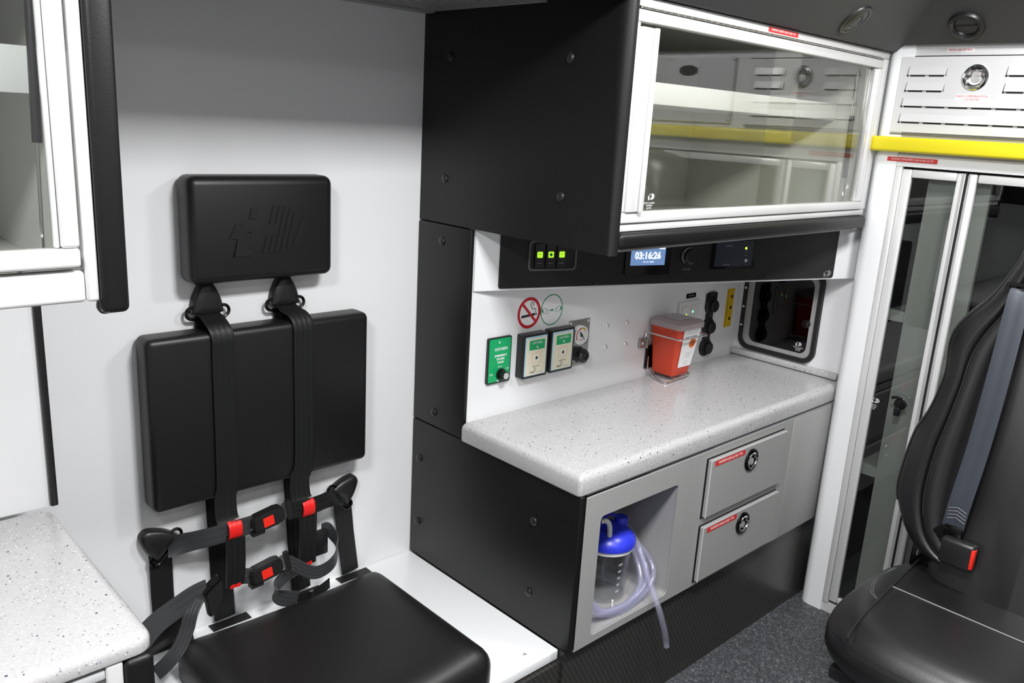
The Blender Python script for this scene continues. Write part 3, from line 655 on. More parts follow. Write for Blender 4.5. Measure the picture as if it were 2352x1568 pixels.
port(.052, -.004, .021, .558, .596, 'port_cap'); port(-.022, .02, .012, .572, .618); port(.008, .026, .008, .572, .624)
obj('strap', tube(BM(), spl([(cx + .052, cy - .004, .586), (cx + .022, cy + .012, .606), (cx - .022, cy + .02, .606)], 6), .004, 6), 'blue_plastic', lid)
obj('white_elbow', tube(BM(), spl([(cx - .062, cy - .02, .620), (cx - .050, cy - .028, .622), (cx - .040, cy - .034, .606), (cx - .038, cy - .036, .572)], 5), .0075, 10), 'white', lid)
U = thing('suction_tube', (1.76, 1.30, .357), 'coiled clear plastic suction hose hanging out of the niche', 'hose')
hp = [(cx + .01, cy + .02, .616), (cx + .07, cy + .05, .60), (cx + .098, cy + .02, .54)]
for (rx, dz, dy) in ((.0, .004, .0), (.032, .004, -.003), (.074, -.004, -.006)):
    hp += [(1.882 + rx*.7, 1.352 + dy, .455 + dz), (1.852 + rx*.6, 1.312 + dy, .405 + dz), (1.80, 1.306 + dy, .374 + dz), (1.74, 1.306 + dy, .372 + dz), (1.675 - rx*.3, 1.312, .392), (1.640, 1.345, .445), (1.665, 1.45, .50), (1.74, 1.515, .535 + dz), (1.83, 1.515, .55 + dz), (1.886 + rx*.5, 1.45, .532)]
hp += [(1.890, 1.36, .50), (1.878, 1.315, .44), (1.868, 1.268, .385), (1.868, 1.245, .345), (1.896, 1.238, .27), (1.922, 1.243, .207)]
obj('hose', tube(BM(), spl(hp, 4), .0090, 14), 'hose_clear', U)
# ================================================================== left overhead cabinet
C = thing('overhead_cabinet', (-.1, 1.6, 1.413), 'bright white framed glass cabinet at the upper left with black padded end', 'cabinet')
obj('padded_end', box(BM(), (.388, 1.262, 1.413), (.427, 1.30, 2.004), .010, 4), 'black_vinyl', C)
bx('end_panel', (.400, 1.3005, 1.43), (.426, 1.8595, 2.004), 'black_vinyl', C)
pip = obj('piping', tube(BM(), [(.391, 1.270, 1.43), (.391, 1.270, 2.0)], .0035, 8), 'black_gloss', C)
obj('welt_end', tube(BM(), spl([(.384, 1.272, 1.432), (.382, 1.268, 1.424), (.386, 1.264, 1.417), (.395, 1.264, 1.416)], 4), .0018, 7), 'dark_metal', C)
bx('bottom_rail', (-1.0, 1.272, 1.432), (.3695, 1.30, 1.478), 'alu', C, .006, 3)
bx('right_stile', (.370, 1.270, 1.432), (.3875, 1.30, 2.004), 'alu', C, .005, 3)
bx('top_rail', (-1.0, 1.272, 1.975), (.3695, 1.30, 2.004), 'alu', C, .004)
bx('back_board', (-1.0, 1.845, 1.45), (.3995, 1.859, 2.004), 'inside_grey', C)
bx('bottom_board', (-1.0, 1.3005, 1.433), (.3995, 1.8445, 1.449), 'inside_grey', C)
bx('side_board', (.385, 1.3005, 1.4495), (.3995, 1.8445, 1.99), 'inside_grey', C)
for x_ in (.32, .345): bx('batten', (x_ - .008, 1.836, 1.4495), (x_ + .012, 1.8445, 1.99), 'inside_grey', C, .001)
sh = bx('shelf', (-1.0, 1.40, 1.725), (.3845, 1.844, 1.738), 'inside_grey', C)
bx('shelf_lip', (-1.0, 1.378, 1.718), (.3845, 1.3995, 1.783), 'white', sh, .002)
bx('gap_shadow', (-1.0, 1.2995, 1.478), (.3695, 1.3003, 1.490), 'black', C)
D = bx('door', (-1.0, 1.264, 1.4845), (.364, 1.290, 1.512), 'alu', C, .005, 3)
bx('stile', (.340, 1.264, 1.5125), (.364, 1.290, 1.972), 'alu', D, .005, 3)
bx('bead', (.332, 1.270, 1.5125), (.3395, 1.282, 1.972), 'alu', D, .003)
bx('rail', (-1.0, 1.264, 1.948), (.3395, 1.290, 1.972), 'alu', D, .004)
bx('pane', (-1.0, 1.274, 1.5125), (.3315, 1.278, 1.9475), 'glass_clear', D)
G = obj('gas_strut', tube(BM(), [(.348, 1.345, 1.92), (.3405, 1.345, 1.652)], .0068, 12), 'black_plastic', C)
obj('rod', tube(BM(), [(.3405, 1.345, 1.652), (.336, 1.345, 1.49)], .0028, 8), 'chrome', G)
kl = bx('catch', (.285, 1.315, 1.4495), (.312, 1.335, 1.4535), 'steel_wire', C)
bx('catch_post', (.295, 1.32, 1.4535), (.301, 1.33, 1.482), 'steel_wire', kl, .001)
# ================================================================== left worktop and base cabinet
W_ = thing('countertop', (0, 1.57, .83), 'speckled worktop corner in the lower left foreground beside the seat cushion', 'countertop')
obj('slab', slab(BM(), -1.0, .437, 1.274, 1.8595, .826, .86, .018, .004, .030), 'worktop', W_, angle=60)
B = thing('base_cabinet', (0, 1.57, 0), 'grey base cabinet with black padded corner under the lower left worktop', 'cabinet')
obj('padded_corner', box(BM(), (.386, 1.268, .02), (.434, 1.33, .8255), .012, 4), 'black_vinyl', B)
bx('end_panel', (.405, 1.3305, .02), (.434, 1.8595, .8255), 'black_vinyl', B)
bx('face_frame', (-1.0, 1.285, .02), (.3855, 1.31, .8255), 'grey_face', B)
bx('corner_strip', (.358, 1.276, .02), (.385, 1.2845, .8255), 'alu', B, .004, 3)
dr = bx('door', (-.5, 1.277, .12), (.345, 1.2845, .795), 'grey_face', B, .002)
bx('upper_bead', (-1.0, 1.279, .803), (.3575, 1.2845, .820), 'light_grey', B, .002)

# ================================================================== bench and cushions
Bn = thing('bench', (.97, 1.66, .30), 'glossy white bench deck under the fold down seat cushion', 'bench')
obj('deck', box(BM(), (.437, 1.316, .304), (1.511, 1.9995, .335), .004, 3), 'white_gloss', Bn)
bx('hinge_line', (.52, 1.32, .3352), (.5215, 1.95, .3356), 'black', Bn)
b1 = obj('bolt_head', dome(BM(), Matrix.Translation((.618, 1.765, .335)), .011, .006), 'dark_metal', Bn)
copy_at(obj('rivet', dome(BM(), Matrix.Translation((1.422, 1.356, .335)), .006, .003), 'alu_bright', Bn), (1.422, 1.50, .3365), Bn) if False else obj('rivet', dome(BM(), Matrix.Translation((1.422, 1.356, .335)), .006, .003), 'alu_bright', Bn)
# black slots the straps pass through
for (x0, x1, y0, y1) in ((.825, .935, 1.955, 1.99), (1.055, 1.165, 1.955, 1.99), (.655, .76, 1.955, 1.99), (1.225, 1.335, 1.955, 1.99)): bx('strap_slot', (x0, y0, .3351), (x1, y1, .337), 'black', Bn)
pl = bx('data_plate', (1.0, 1.905, .335), (1.09, 1.945, .3358), 'black_gloss', Bn)
for i in (0, 1): text('SEATING CAPACITY 1' if i else 'WARNING', frame((1.045, 1.934 - .016*i, .3361), (1, 0, 0), (0, 1, 0)), .009, 'print_white', pl, 'plate_lettering', th=.0003)

def pillow(name, a, b, r, m, parent, seg=5, axis=1, puff=0, nx=10, nz=10):
    bm = box(BM(), a, b, r, seg)
    return obj(name, bm, m, parent, angle=60)
H_ = thing('headrest', (.98, 1.96, 1.30), 'black padded headrest cushion with embossed emblem on the white wall', 'cushion')
obj('cushion', box(BM(), (.789, 1.917, 1.298), (1.172, 1.9985, 1.556), .022, 5), 'pad_vinyl', H_, angle=60)
bm = logo(BM(), FY(.968, 1.9175, 1.428), .205, -.002, .0035); bmesh.ops.bevel(bm, geom=[e for e in bm.edges if all(v.co.y < 1.916 for v in e.verts)], offset=.0018, segments=2, affect='EDGES')
obj('embossed_emblem', bm, 'pad_vinyl', H_)
K_ = thing('backrest', (.98, 1.96, .735), 'wide black padded backrest cushion behind the two shoulder straps', 'cushion')
obj('cushion', box(BM(), (.676, 1.922, .738), (1.290, 1.9985, 1.180), .018, 5), 'pad_vinyl', K_, angle=60)
# seat cushion: saddle shaped top
S_ = thing('seat_cushion', (.98, 1.6, .335), 'black vinyl seat cushion lying on the white bench', 'cushion')
bm = BM(); nx, ny = 30, 26; x0, x1, y0, y1 = .676, 1.290, 1.318, 1.862
top = {}
def edgef(u, v, r=.085):
    # rounded drop towards the rim
    d = min(u*(x1-x0), (1-u)*(x1-x0), v*(y1-y0), (1-v)*(y1-y0))
    return math.sqrt(max(0, 1 - (1 - min(1, d/r))**2))
us = [.5 - .5*math.cos(math.pi*i/nx) for i in range(nx+1)]; vs_ = [.5 - .5*math.cos(math.pi*j/ny) for j in range(ny+1)]
for i, u in enumerate(us):
    for j, v in enumerate(vs_):
        # rounded-rectangle footprint
        X, Y = x0 + u*(x1-x0), y0 + v*(y1-y0); rc = .05
        cxm, cym = min(max(X, x0+rc), x1-rc), min(max(Y, y0+rc), y1-rc)
        dv = V((X-cxm, Y-cym)); f_ = max(abs(dv.x), abs(dv.y))
        if dv.length > 1e-9 and abs(dv.x) > 1e-9 and abs(dv.y) > 1e-9: dv = dv.normalized()*f_; X, Y = cxm + dv.x, cym + dv.y
        zz = .337 + .040 + .050*edgef(u, v)*(1 + .0*u) + (.020*((u-.5)*2)**2)*edgef(u, v, .12)
        top[i, j] = bm.verts.new((X, Y, zz))
bot = {}
for i in range(nx+1):
    for j in range(ny+1):
        if i in (0, nx) or j in (0, ny): bot[i, j] = bm.verts.new((top[i, j].co.x, top[i, j].co.y, .3365))
for i in range(nx):
    for j in range(ny): bm.faces.new((top[i, j], top[i+1, j], top[i+1, j+1], top[i, j+1]))
rim = [(i, 0) for i in range(nx)] + [(nx, j) for j in range(ny)] + [(i, ny) for i in range(nx, 0, -1)] + [(0, j) for j in range(ny, 0, -1)]
for a, b in zip(rim, rim[1:] + rim[:1]): bm.faces.new((top[a], bot[a], bot[b], top[b]))
bm.faces.new([bot[a] for a in rim])
obj('cushion', bm, 'pad_vinyl', S_, angle=50)

# ================================================================== harness
def anchor(parent, c, ang, k=1.0):
    # rounded triangular plastic cover with a steel ring peeping out of its base
    mt = frame(c, (math.cos(ang), 0, math.sin(ang)), (-math.sin(ang), 0, math.cos(ang)))
    out = [(-.036, -.022), (-.030, -.032), (.030, -.032), (.036, -.022), (.030, .006), (.014, .036), (.0, .042), (-.014, .036), (-.030, .006)]
    sp2 = [(p.x, p.y) for p in spl([(x*k, y*k, 0) for x, y in out], 4, True)]
    bm = BM(); prev = None
    for s, d in ((1, 0), (1, .016), (.93, .023), (.78, .027), (.4, .029)):
        ring = [bm.verts.new(mt @ V((x*s, y*s - (1-s)*.006, d))) for x, y in sp2]
        if prev:
            for i in range(len(ring)): bm.faces.new((prev[i], prev[(i+1) % len(ring)], ring[(i+1) % len(ring)], ring[i]))
        else: bm.faces.new(ring[::-1])
        prev = ring
    bm.faces.new(prev)
    cv = obj('anchor_cover', bm, 'black_plastic', parent, angle=50)
    obj('anchor_ring', tube(BM(), [mt @ V((x*k, y*k, .019)) for x, y in [(p.x, p.y) for p in [V((sx_*.036 + .013*math.cos(math.radians(a)), -.028 + .013*math.sin(math.radians(a)), 0)) for sx_, a0 in ((1, -90), (-1, 90)) for a in range(a0, a0 + 181, 20)]]], .0042, 8, True), 'dark_metal', parent)
XA = (1, 0, 0)
def shoulder(name, label, xt, xm, xb, xr, zend):
    T = thing(name, (xt, 1.97, 1.17), label, 'seat belt', 'shoulder straps over the backrest')
    anchor(T, (xt, 1.9995, 1.2495), 0, 1.12)
    pts = spl([(xt, 1.980, 1.214), (xt + .003, 1.958, 1.206), (xm - .004, 1.931, 1.192), (xm, 1.9165, 1.165), (xm, 1.9165, 1.10), (xm, 1.9165, .80), (xb, 1.9165, .74), (xb, 1.912, .69), (xb + .004, 1.905, .672)], 6)
    obj('front_strap', ribbon(BM(), pts, V(XA), .058, ridges=4), 'webbing', T)
    obj('rear_strap', ribbon(BM(), [(xt + (xr - xt)*f_, y_, z_) for f_, y_, z_ in ((0, 1.992, 1.208), (.35, 1.9945, .9), (.8, 1.9945, .5), (1, 1.988, .345))], V(XA), .060, ridges=4), 'webbing', T)
    # red retaining loop round the lap strap, then the folded sleeve below it
    xl = xb + .012; lp = [(xl, 1.899, .678), (xl, 1.889, .670), (xl, 1.886, .655), (xl, 1.889, .638), (xl, 1.897, .630)]
    obj('red_loop', ribbon(BM(), spl(lp, 4), V(XA), .036, ridges=3), 'red_web', T)
    obj('sleeve', ribbon(BM(), [(xl + .004, 1.899, .640), (xl + .004, 1.901, .56), (xl + .002, 1.903, zend)], V(XA), .052, .0045, ridges=3), 'webbing', T)
    obj('sleeve_tip', ribbon(BM(), [(xl, 1.900, zend + .006), (xl, 1.901, zend - .003)], V(XA), .030, .003, ridges=2), 'red_web', T)
    return T
shoulder('shoulder_belt', 'left black shoulder strap with red loop over the backrest', .852, .860, .853, .872, .487)
shoulder('shoulder_belt', 'right black shoulder strap with red loop over the backrest', 1.063, 1.081, 1.066, 1.108, .478)
def buckle(parent, c, ang):
    mt = frame(c, (math.cos(ang), 0, math.sin(ang)), (-math.sin(ang), 0, math.cos(ang)))
    prof = [(-.046, -.016), (-.036, -.023), (.030, -.025), (.046, -.018), (.046, .018), (.030, .025), (-.036, .023), (-.046, .016)]
    bm = prism(BM(), prof, -.018, .014, mt); bmesh.ops.bevel(bm, geom=list(bm.edges), offset=.004, segments=2, affect='EDGES')
    b = obj('buckle', bm, 'black_plastic', parent)
    obj('release_button', prism(BM(), rrect(-.018, .012, -.014, .013, .002, 2), .014, .0155, mt), 'red_button', b)
    obj('buckle_skirt', prism(BM(), [(-.052, -.028), (-.018, -.031), (-.016, -.024), (-.048, -.020)], -.012, .012, mt), 'black_plastic', b)
    obj('tongue', prism(BM(), rrect(.044, .062, -.022, .024, .006), -.0012, .0012, mt), 'chrome', parent)
    obj('tongue_cover', prism(BM(), rrect(.056, .070, -.030, .028, .004), -.005, .006, mt), 'black_plastic', parent)
# upper chest/lap belt
T = thing('lap_belt', (.98, 1.95, .60), 'upper grey belt buckled across the wall below the backrest', 'seat belt')
anchor(T, (.697, 1.9995, .634), math.radians(48), 1.1); anchor(T, (1.256, 1.9995, .630), math.radians(-48), 1.1)
Zup = V((0, 0, 1))
obj('left_strap', ribbon(BM(), spl([(.724, 1.976, .612), (.75, 1.950, .628), (.80, 1.915, .643), (.85, 1.898, .652), (.895, 1.895, .654), (.912, 1.897, .653)], 6), [V((.66, 0, .74)).lerp(Zup, min(1, i/9)) for i in range(31)], .052, .0016, 3), 'webbing_grey', T)
obj('right_strap', ribbon(BM(), spl([(1.012, 1.897, .662), (1.04, 1.893, .660), (1.07, 1.894, .657), (1.12, 1.905, .652), (1.18, 1.935, .640), (1.231, 1.976, .609)], 6), [V((-.66, 0, .74)).lerp(Zup, min(1, (30-i)/9)) for i in range(31)], .050, .0016, 3), 'webbing', T)
buckle(T, (.956, 1.893, .659), math.radians(9))
for (xa, xb_, m_) in ((.706, .710, 'webbing'), (1.243, 1.276, 'webbing')):
    obj('down_strap', ribbon(BM(), [(xa, 1.985, .612), (xa + (xb_-xa)*.5, 1.991, .48), (xb_, 1.988, .345)], V(XA), .058, ridges=4), m_, T)
# lower belt
T = thing('seat_belt', (.98, 1.92, .336), 'lower grey belt with red buckle just above the seat cushion', 'seat belt')
obj('left_strap', ribbon(BM(), spl([(.858, 1.912, .520), (.880, 1.905, .512), (.900, 1.899, .505), (.912, 1.899, .503)], 5), [Zup]*16, .044, .0016, 3), 'webbing_grey', T)
buckle(T, (.950, 1.895, .506), math.radians(9))
# tail loop to the right: out of the tongue, around and back through the adjuster
pts = spl([(1.012, 1.897, .512), (1.035, 1.885, .495), (1.075, 1.862, .470), (1.12, 1.862, .470), (1.155, 1.875, .485), (1.175, 1.905, .515), (1.165, 1.935, .545), (1.145, 1.935, .548)], 6)
wv_ = [Zup]*len(pts)
obj('tail_loop', ribbon(BM(), pts, wv_, .040, .0015, 4), 'webbing_grey', T)
bm = box(BM(), (1.103, 1.918, .478), (1.158, 1.936, .555), .006, 2); obj('adjuster', bm, 'black_plastic', T)
pts = spl([(1.03, 1.87, .40), (.985, 1.872, .42), (.972, 1.885, .435), (.985, 1.90, .448), (1.04, 1.925, .455), (1.09, 1.945, .45), (1.11, 1.965, .42)], 6)
obj('lower_loop', ribbon(BM(), pts, [Zup]*len(pts), .046, .0015, 4), 'webbing_grey', T)
pts = spl([(1.03, 1.87, .40), (1.07, 1.872, .394), (1.11, 1.885, .39), (1.15, 1.90, .392)], 5)
obj('loose_end', ribbon(BM(), pts, [Zup]*len(pts), .034, .0015, 3), 'webbing', T)
obj('keeper', box(BM(), (1.066, 1.866, .374), (1.080, 1.876, .412), .002, 1), 'black_plastic', T)
# loose left belt with tongue
T = thing('loose_belt', (.64, 1.83, .336), 'loose grey belt with black tongue draped beside the left worktop', 'seat belt')
pts = spl([(.56, 1.845, .395), (.585, 1.835, .455), (.625, 1.825, .505), (.67, 1.815, .535), (.715, 1.815, .553), (.755, 1.82, .556)], 7)
obj('strap', ribbon(BM(), pts, [V((.35, -.1, -1))]*len(pts), .056, .0016, 3), 'webbing_grey', T)
mt = FY(0, 1.818, 0); bm = prism(BM(), [(.746, .552), (.786, .580), (.793, .560), (.790, .522), (.770, .486), (.756, .482)], -.012, .010, mt)
bmesh.ops.bevel(bm, geom=list(bm.edges), offset=.003, segments=2, affect='EDGES'); tg = obj('tongue', bm, 'black_plastic', T)
obj('tongue_edge', prism(BM(), [(.742, .556), (.782, .584), (.787, .582), (.748, .552)], -.013, .013, mt), 'dark_metal', tg)
pts = spl([(.728, 1.812, .545), (.705, 1.80, .520), (.692, 1.795, .485), (.672, 1.79, .450), (.645, 1.79, .420), (.615, 1.80, .392)], 7)
obj('tail', ribbon(BM(), pts, [V((.75, -.75, .1))]*len(pts), .036, .0015, 4), 'webbing_grey', T)
pts = spl([(.745, 1.93, .372), (.742, 1.90, .41), (.715, 1.885, .435), (.68, 1.885, .43), (.60, 1.885, .41), (.55, 1.88, .395)], 6)
obj('anchor_strap', ribbon(BM(), pts, [V((0, -.6, -1))]*len(pts), .050, .0016, 3), 'webbing', T)
# ================================================================== forward bulkhead (face x = 2.84)
XF = 2.84
struct(bx('wall_bulkhead', (2.846, -.9, 1.652), (2.90, 1.236, 2.42), 'panel_grey'))
# rounded corner post
pts = [(2.895, 1.276)] + [(2.883 - .043*math.sin(math.radians(a)), 1.233 + .043*math.cos(math.radians(a))) for a in range(0, 91, 10)] + [(2.84, 1.184), (2.895, 1.184)]
struct(obj('trim_6', prism(BM(), pts, 0, 2.026), 'white_gloss', angle=25))
bx_ = struct(bx('trim_7', (2.842, -.9, 1.6495), (2.90, 1.1835, 1.687), 'white_panel'))
struct(bx('baseboard_forward', (2.846, -.9, 0), (2.90, 1.1835, .036), 'alu'))
# louvred radio compartment door
def louvre_door(y1, y0, label, full=True):
    T = thing('louvred_panel', (XF, (y0+y1)/2, 1.752), label, 'panel')
    yc = (y0+y1)/2
    obj('sheet', box(BM(), (2.838, y0, 1.757), (2.8455, y1, 1.990), .0015, 1), 'panel_grey', T)
    bx('top_gap', (2.8448, y0 - .004, 1.9905), (2.8458, y1 + .004, 1.9935), 'black', T)
    bx('side_gap', (2.8448, y1, 1.757), (2.8458, y1 + .0035, 1.9935), 'grey_dark', T)
    hg = bx('hinge', (2.8375, y0, 1.750), (2.8455, y1, 1.7555), 'steel', T)
    def louvre(ya, yb, z, dashes):
        # pressed scoop: sheet bulges out above a slot
        bm = BM(); h = .024; dpt = .006
        A = [(ya, z + h), (yb, z + h), (yb, z), (ya, z)]
        v0 = [bm.verts.new((2.8378, p[0], p[1])) for p in A[:2]]; v1 = [bm.verts.new((2.8378 - dpt, p[0], p[1])) for p in A[2:]]; v2 = [bm.verts.new((2.8378 - dpt + .0012, p[0], p[1])) for p in A[2:]]
        v3 = [bm.verts.new((2.8382, p[0], p[1])) for p in A[:2]]
        bm.faces.new((v0[0], v0[1], v1[0], v1[1])); bm.faces.new((v3[1], v3[0], v2[1], v2[0])); bm.faces.new((v1[1], v1[0], v2[0], v2[1]))
        bm.faces.new((v0[0], v1[1], v2[1], v3[0])); bm.faces.new((v0[1], v3[1], v2[0], v1[0])); bm.faces.new((v0[0], v3[0], v3[1], v0[1]))
        lv = obj('louvre', bm, 'panel_grey', T)
        # dark openings below and at the ends
        n = dashes; w_ = (ya - yb)/n
        for i in range(n): bx('slot', (2.8371, ya - (i+1)*w_ + .006, z - .0050), (2.8379, ya - i*w_ - .006, z - .0004), 'black', lv)
        bmx = prism(BM(), [(ya + .0050, z - .005), (ya - .0004, z - .005), (ya - .0004, z + .024), (ya + .0008, z + .024)], 2.8371, 2.8379, frame((0, 0, 0), (0, 1, 0), (0, 0, 1))); obj('slot_end', bmx, 'black', lv)
        bmx = prism(BM(), [(yb + .0010, z - .003), (yb - .0008, z - .003), (yb - .0008, z + .020)], 2.8371, 2.8379, frame((0, 0, 0), (0, 1, 0), (0, 0, 1))); obj('slot_end', bmx, 'black', lv)
    w_ = (y1-y0)
    for z in (1.935, 1.888):
        louvre(y1 - .030*1, y1 - .145, z, 2); louvre(y0 + .145, y0 + .030, z, 2)
    for z in (1.840, 1.791): louvre(y1 - .026, y0 + .028, z, 6)
    ring_latch(T, FX(2.838, yc, 1.928), .038)
    lb = obj('red_print_label', prism(BM(), rrect(-.047, .047, -.0115, .0115, .001, 1), 0, .0006, FX(2.838, yc, 1.868)), 'white', T)
    text('RADIO COMMUNICATION', FX(2.8372, yc, 1.8725), .0095, 'label_red', lb, squeeze=.78); text('LOCATION', FX(2.8372, yc, 1.8625), .0095, 'label_red', lb, squeeze=.9)
    return T
louvre_door(1.222, .758, 'white louvred radio compartment panel with chrome ring latch')
T = thing('air_intake_label', (2.846, 1.05, 2.004), 'small white label with red lettering above the louvred radio panel', 'label')
obj('sheet', prism(BM(), rrect(-.040, .040, -.0065, .0065, .001, 1), 0, .0006, FX(2.846, 1.05, 2.009)), 'white', T); text('FRESH AIR INTAKE', FX(2.8452, 1.05, 2.009), .0105, 'label_red', T, squeeze=.82)
# second panel further across, with a dark oval recess (seen only as a reflection)
T = thing('access_panel', (2.84, .38, 1.752), 'grey access panel with dark oval recess mirrored in the cabinet glass', 'panel')
obj('sheet', box(BM(), (2.838, .06, 1.757), (2.8455, .70, 2.0), .002, 1), 'light_grey', T); obj('oval_recess', prism(BM(), circ(0, 0, .045, 28, .02), 0, .001, FX(2.838, .49, 1.95)), 'black', T)
for (y, z) in ((.69, 1.99), (.69, 1.77), (.40, 1.99)): obj('screw', dome(BM(), FX(2.838, y, z), .006, .003, 12), 'steel', T)
# yellow padded bar
T = thing('yellow_bar', (2.82, .2, 1.695), 'bright yellow padded bar across the wall under the radio panel', 'pad')
obj('pad', box(BM(), (2.800, -.89, 1.694), (2.8445, 1.268, 1.742), .010, 4), 'yellow', T, angle=60)
T = thing('load_label', (2.84, 1.13, 1.668), 'thin red label under the left end of the yellow bar', 'label')
red_label(T, FX(2.8405, 1.136, 1.6715), .160, .014, 'MAXIMUM COMPARTMENT LOAD 50 LBS / 22.7 KG', name='strip')

# ================================================================== glass-door cupboard in the bulkhead
F = thing('glass_cupboard', (2.98, .7, .037), 'tall aluminium framed cupboard with two smoked glass doors behind the swivel seat', 'cupboard')
bx('back_board', (3.20, -.2, .037), (3.215, 1.1835, 1.649), 'inside_dark', F)
bx('side_board', (2.90, 1.176, .037), (3.20, 1.1835, 1.649), 'inside_dark', F)
bx('floor_board', (2.86, -.2, .037), (3.20, 1.176, .050), 'inside_dark', F)
bx('top_board', (2.90, -.2, 1.632), (3.20, 1.176, 1.649), 'inside_dark', F)
bx('centre_post', (2.888, .900, .050), (2.905, 1.090, 1.632), 'post_grey', F)
bx('divider', (2.905, .985, .050), (3.20, 1.0, 1.632), 'inside_dark', F)
for z in (1.150, .578):
    s = bx('shelf', (2.91, 1.0005, z - .006), (3.20, 1.1755, z + .006), 'post_grey', F); bx('shelf_lip', (2.894, 1.0905, z - .018), (2.9095, 1.1755, z + .018), 'post_grey', s)
    s = bx('shelf', (2.91, -.2, z - .006), (3.20, .9845, z + .006), 'post_grey', F); bx('shelf_lip', (2.894, -.2, z - .018), (2.9095, .8995, z + .018), 'post_grey', s)
bx('outer_stile', (2.8405, 1.163, .038), (2.862, 1.1832, 1.649), 'alu', F, .003)
def glass_door(ya, yb, latch):
    D = bx('door', (2.846, ya, .050), (2.866, ya + .026, 1.642), 'alu', F, .004)
    bx('stile', (2.846, yb - .030, .050), (2.866, yb, 1.642), 'alu', D, .004) if latch else bx('stile', (2.846, yb - .026, .050), (2.866, yb, 1.642), 'alu', D, .004)
    bx('bright_bead', (2.8435, yb - .010, .052), (2.8459, yb - .003, 1.640), 'alu_bright', D) if not latch else bx('bright_bead', (2.8435, ya + .003, .052), (2.8459, ya + .010, 1.640), 'alu_bright', D)
    bx('rail', (2.846, ya + .0265, 1.616), (2.866, yb - .0305, 1.642), 'alu', D, .004); bx('rail', (2.846, ya + .0265, .050), (2.866, yb - .0305, .072), 'alu', D, .004)
    p = bx('pane', (2.854, ya + .026, .072), (2.858, yb - .030, 1.616), 'glass_smoke', D)
    return D, p
d1, pn1 = glass_door(.966, 1.162, True); d2, pn2 = glass_door(.40, .960, False)
bx('shadow_line', (2.8395, .9612, .05), (2.8455, .9648, 1.645), 'black', d2)
# finger latch and etched mark on the first door
lt = obj('finger_latch', lathe(BM(), [(.020, 0), (.020, .006), (.016, .012), (0, .014)], FX(2.8535, 1.038, .862), 20), 'black_gloss', d1)
obj('latch_hook', tube(BM(), spl([(2.838, 1.062, .882), (2.834, 1.045, .888), (2.834, 1.022, .882), (2.836, 1.012, .865)], 5), .005, 8), 'black_gloss', lt); obj('latch_lever', box(BM(), (2.832, 1.030, .822), (2.8535, 1.050, .858), .005, 2), 'black_gloss', lt)
obj('etched_mark', logo(BM(), FX(2.8536, 1.125, .852), .030, 0, .0002), 'print_white', pn1)
for i, s in enumerate(('SAFETY', 'GLASS', 'M4')): text(s, FX(2.8536, 1.124, .834 - i*.007), .006, 'print_white', pn1, 'etched_lettering', th=.0002)

# ================================================================== swivel seat
A = thing('swivel_seat', (2.25, .53, 0), 'black leather attendant seat with seat belt at the lower right', 'seat')
yc = .53
def rings(bm, secs, cap0=True, cap1=True):
    R = [[bm.verts.new(p) for p in s] for s in secs]; n = len(R[0])
    for P, Q in zip(R, R[1:]):
        for i in range(n): bm.faces.new((P[i], P[(i+1) % n], Q[(i+1) % n], Q[i]))
    if cap0: bm.faces.new(R[0][::-1])
    if cap1: bm.faces.new(R[-1])
    return bm
# backrest outline, left half (y above yc) from bottom to top, then mirrored
half = [(.0, .575), (.13, .577), (.215, .592), (.258, .618), (.292, .660), (.326, .730), (.331, .800), (.320, .915), (.297, .981), (.284, 1.043), (.277, 1.113), (.286, 1.188), (.279, 1.233), (.251, 1.281), (.209, 1.336), (.177, 1.406), (.157, 1.464), (.150, 1.54), (.130, 1.60), (.08, 1.635), (.0, 1.645)]
oL = spl([(a, b, 0) for a, b in half], 4); oL = [(p.x, p.y) for p in oL]
outline = oL + [(-a, b) for a, b in oL[-2:0:-1]]
zc = 1.02
n_o = len(outline); soft = [(sum(outline[(i + k) % n_o][0] for k in range(-9, 10))/19, sum(outline[(i + k) % n_o][1] for k in range(-9, 10))/19) for i in range(n_o)]
xb = lambda z: 2.405 + .16*(z - .55)
def ring_b(s, off, sz=None):
    sz = sz if sz is not None else s
    k = lambda b: sz if b > zc else 1 - (1 - sz)*.12
    f = min(1, max(0, (.9 - s)/.25))
    pts = [(a + (c - a)*f, b + (d - b)*f) for (a, b), (c, d) in zip(outline, soft)]
    return [(xb(zc + (b-zc)*k(b)) + off, yc + a*s, zc + (b-zc)*k(b)) for a, b in pts]
bolster = [ring_b(.90, .13), ring_b(.985, .105), ring_b(1.0, .06), ring_b(1.0, .03), ring_b(.985, .0, .99), ring_b(.95, -.024, .97), ring_b(.90, -.043, .94), ring_b(.84, -.056, .905), ring_b(.78, -.060, .87), ring_b(.75, -.056, .85), ring_b(.74, -.048, .845)]
inner = [ring_b(.75, .0, .855), ring_b(.745, -.044, .85), ring_b(.735, -.055, .84), ring_b(.70, -.062, .82), ring_b(.62, -.058, .77), ring_b(.53, -.040, .72), ring_b(.46, -.016, .68), ring_b(.43, .004, .67)]
obj('back_bolster', rings(BM(), bolster, True, False), 'leather', A, angle=60)
obj('back_wing', rings(BM(), inner, False, False), 'leather', A, angle=60)
ih = [(.0, .455), (.165, .457), (.178, .47), (.176, .60), (.160, .72), (.140, .86), (.122, 1.02), (.112, 1.16), (.108, 1.30), (.100, 1.40), (.06, 1.44), (.0, 1.45)]
il = [(p.x, p.y) for p in spl([(a, b, 0) for a, b in ih], 4)]; io_ = il + [(-a, b) for a, b in il[-2:0:-1]]
def ring_i(s, off): return [(xb(b) + off - (.10*max(0, .74 - b) if off < 0 else 0), yc + a*s, .85 + (b - .85)*(1 - (1 - s)*(.5 if b > .85 else .08))) for a, b in io_]
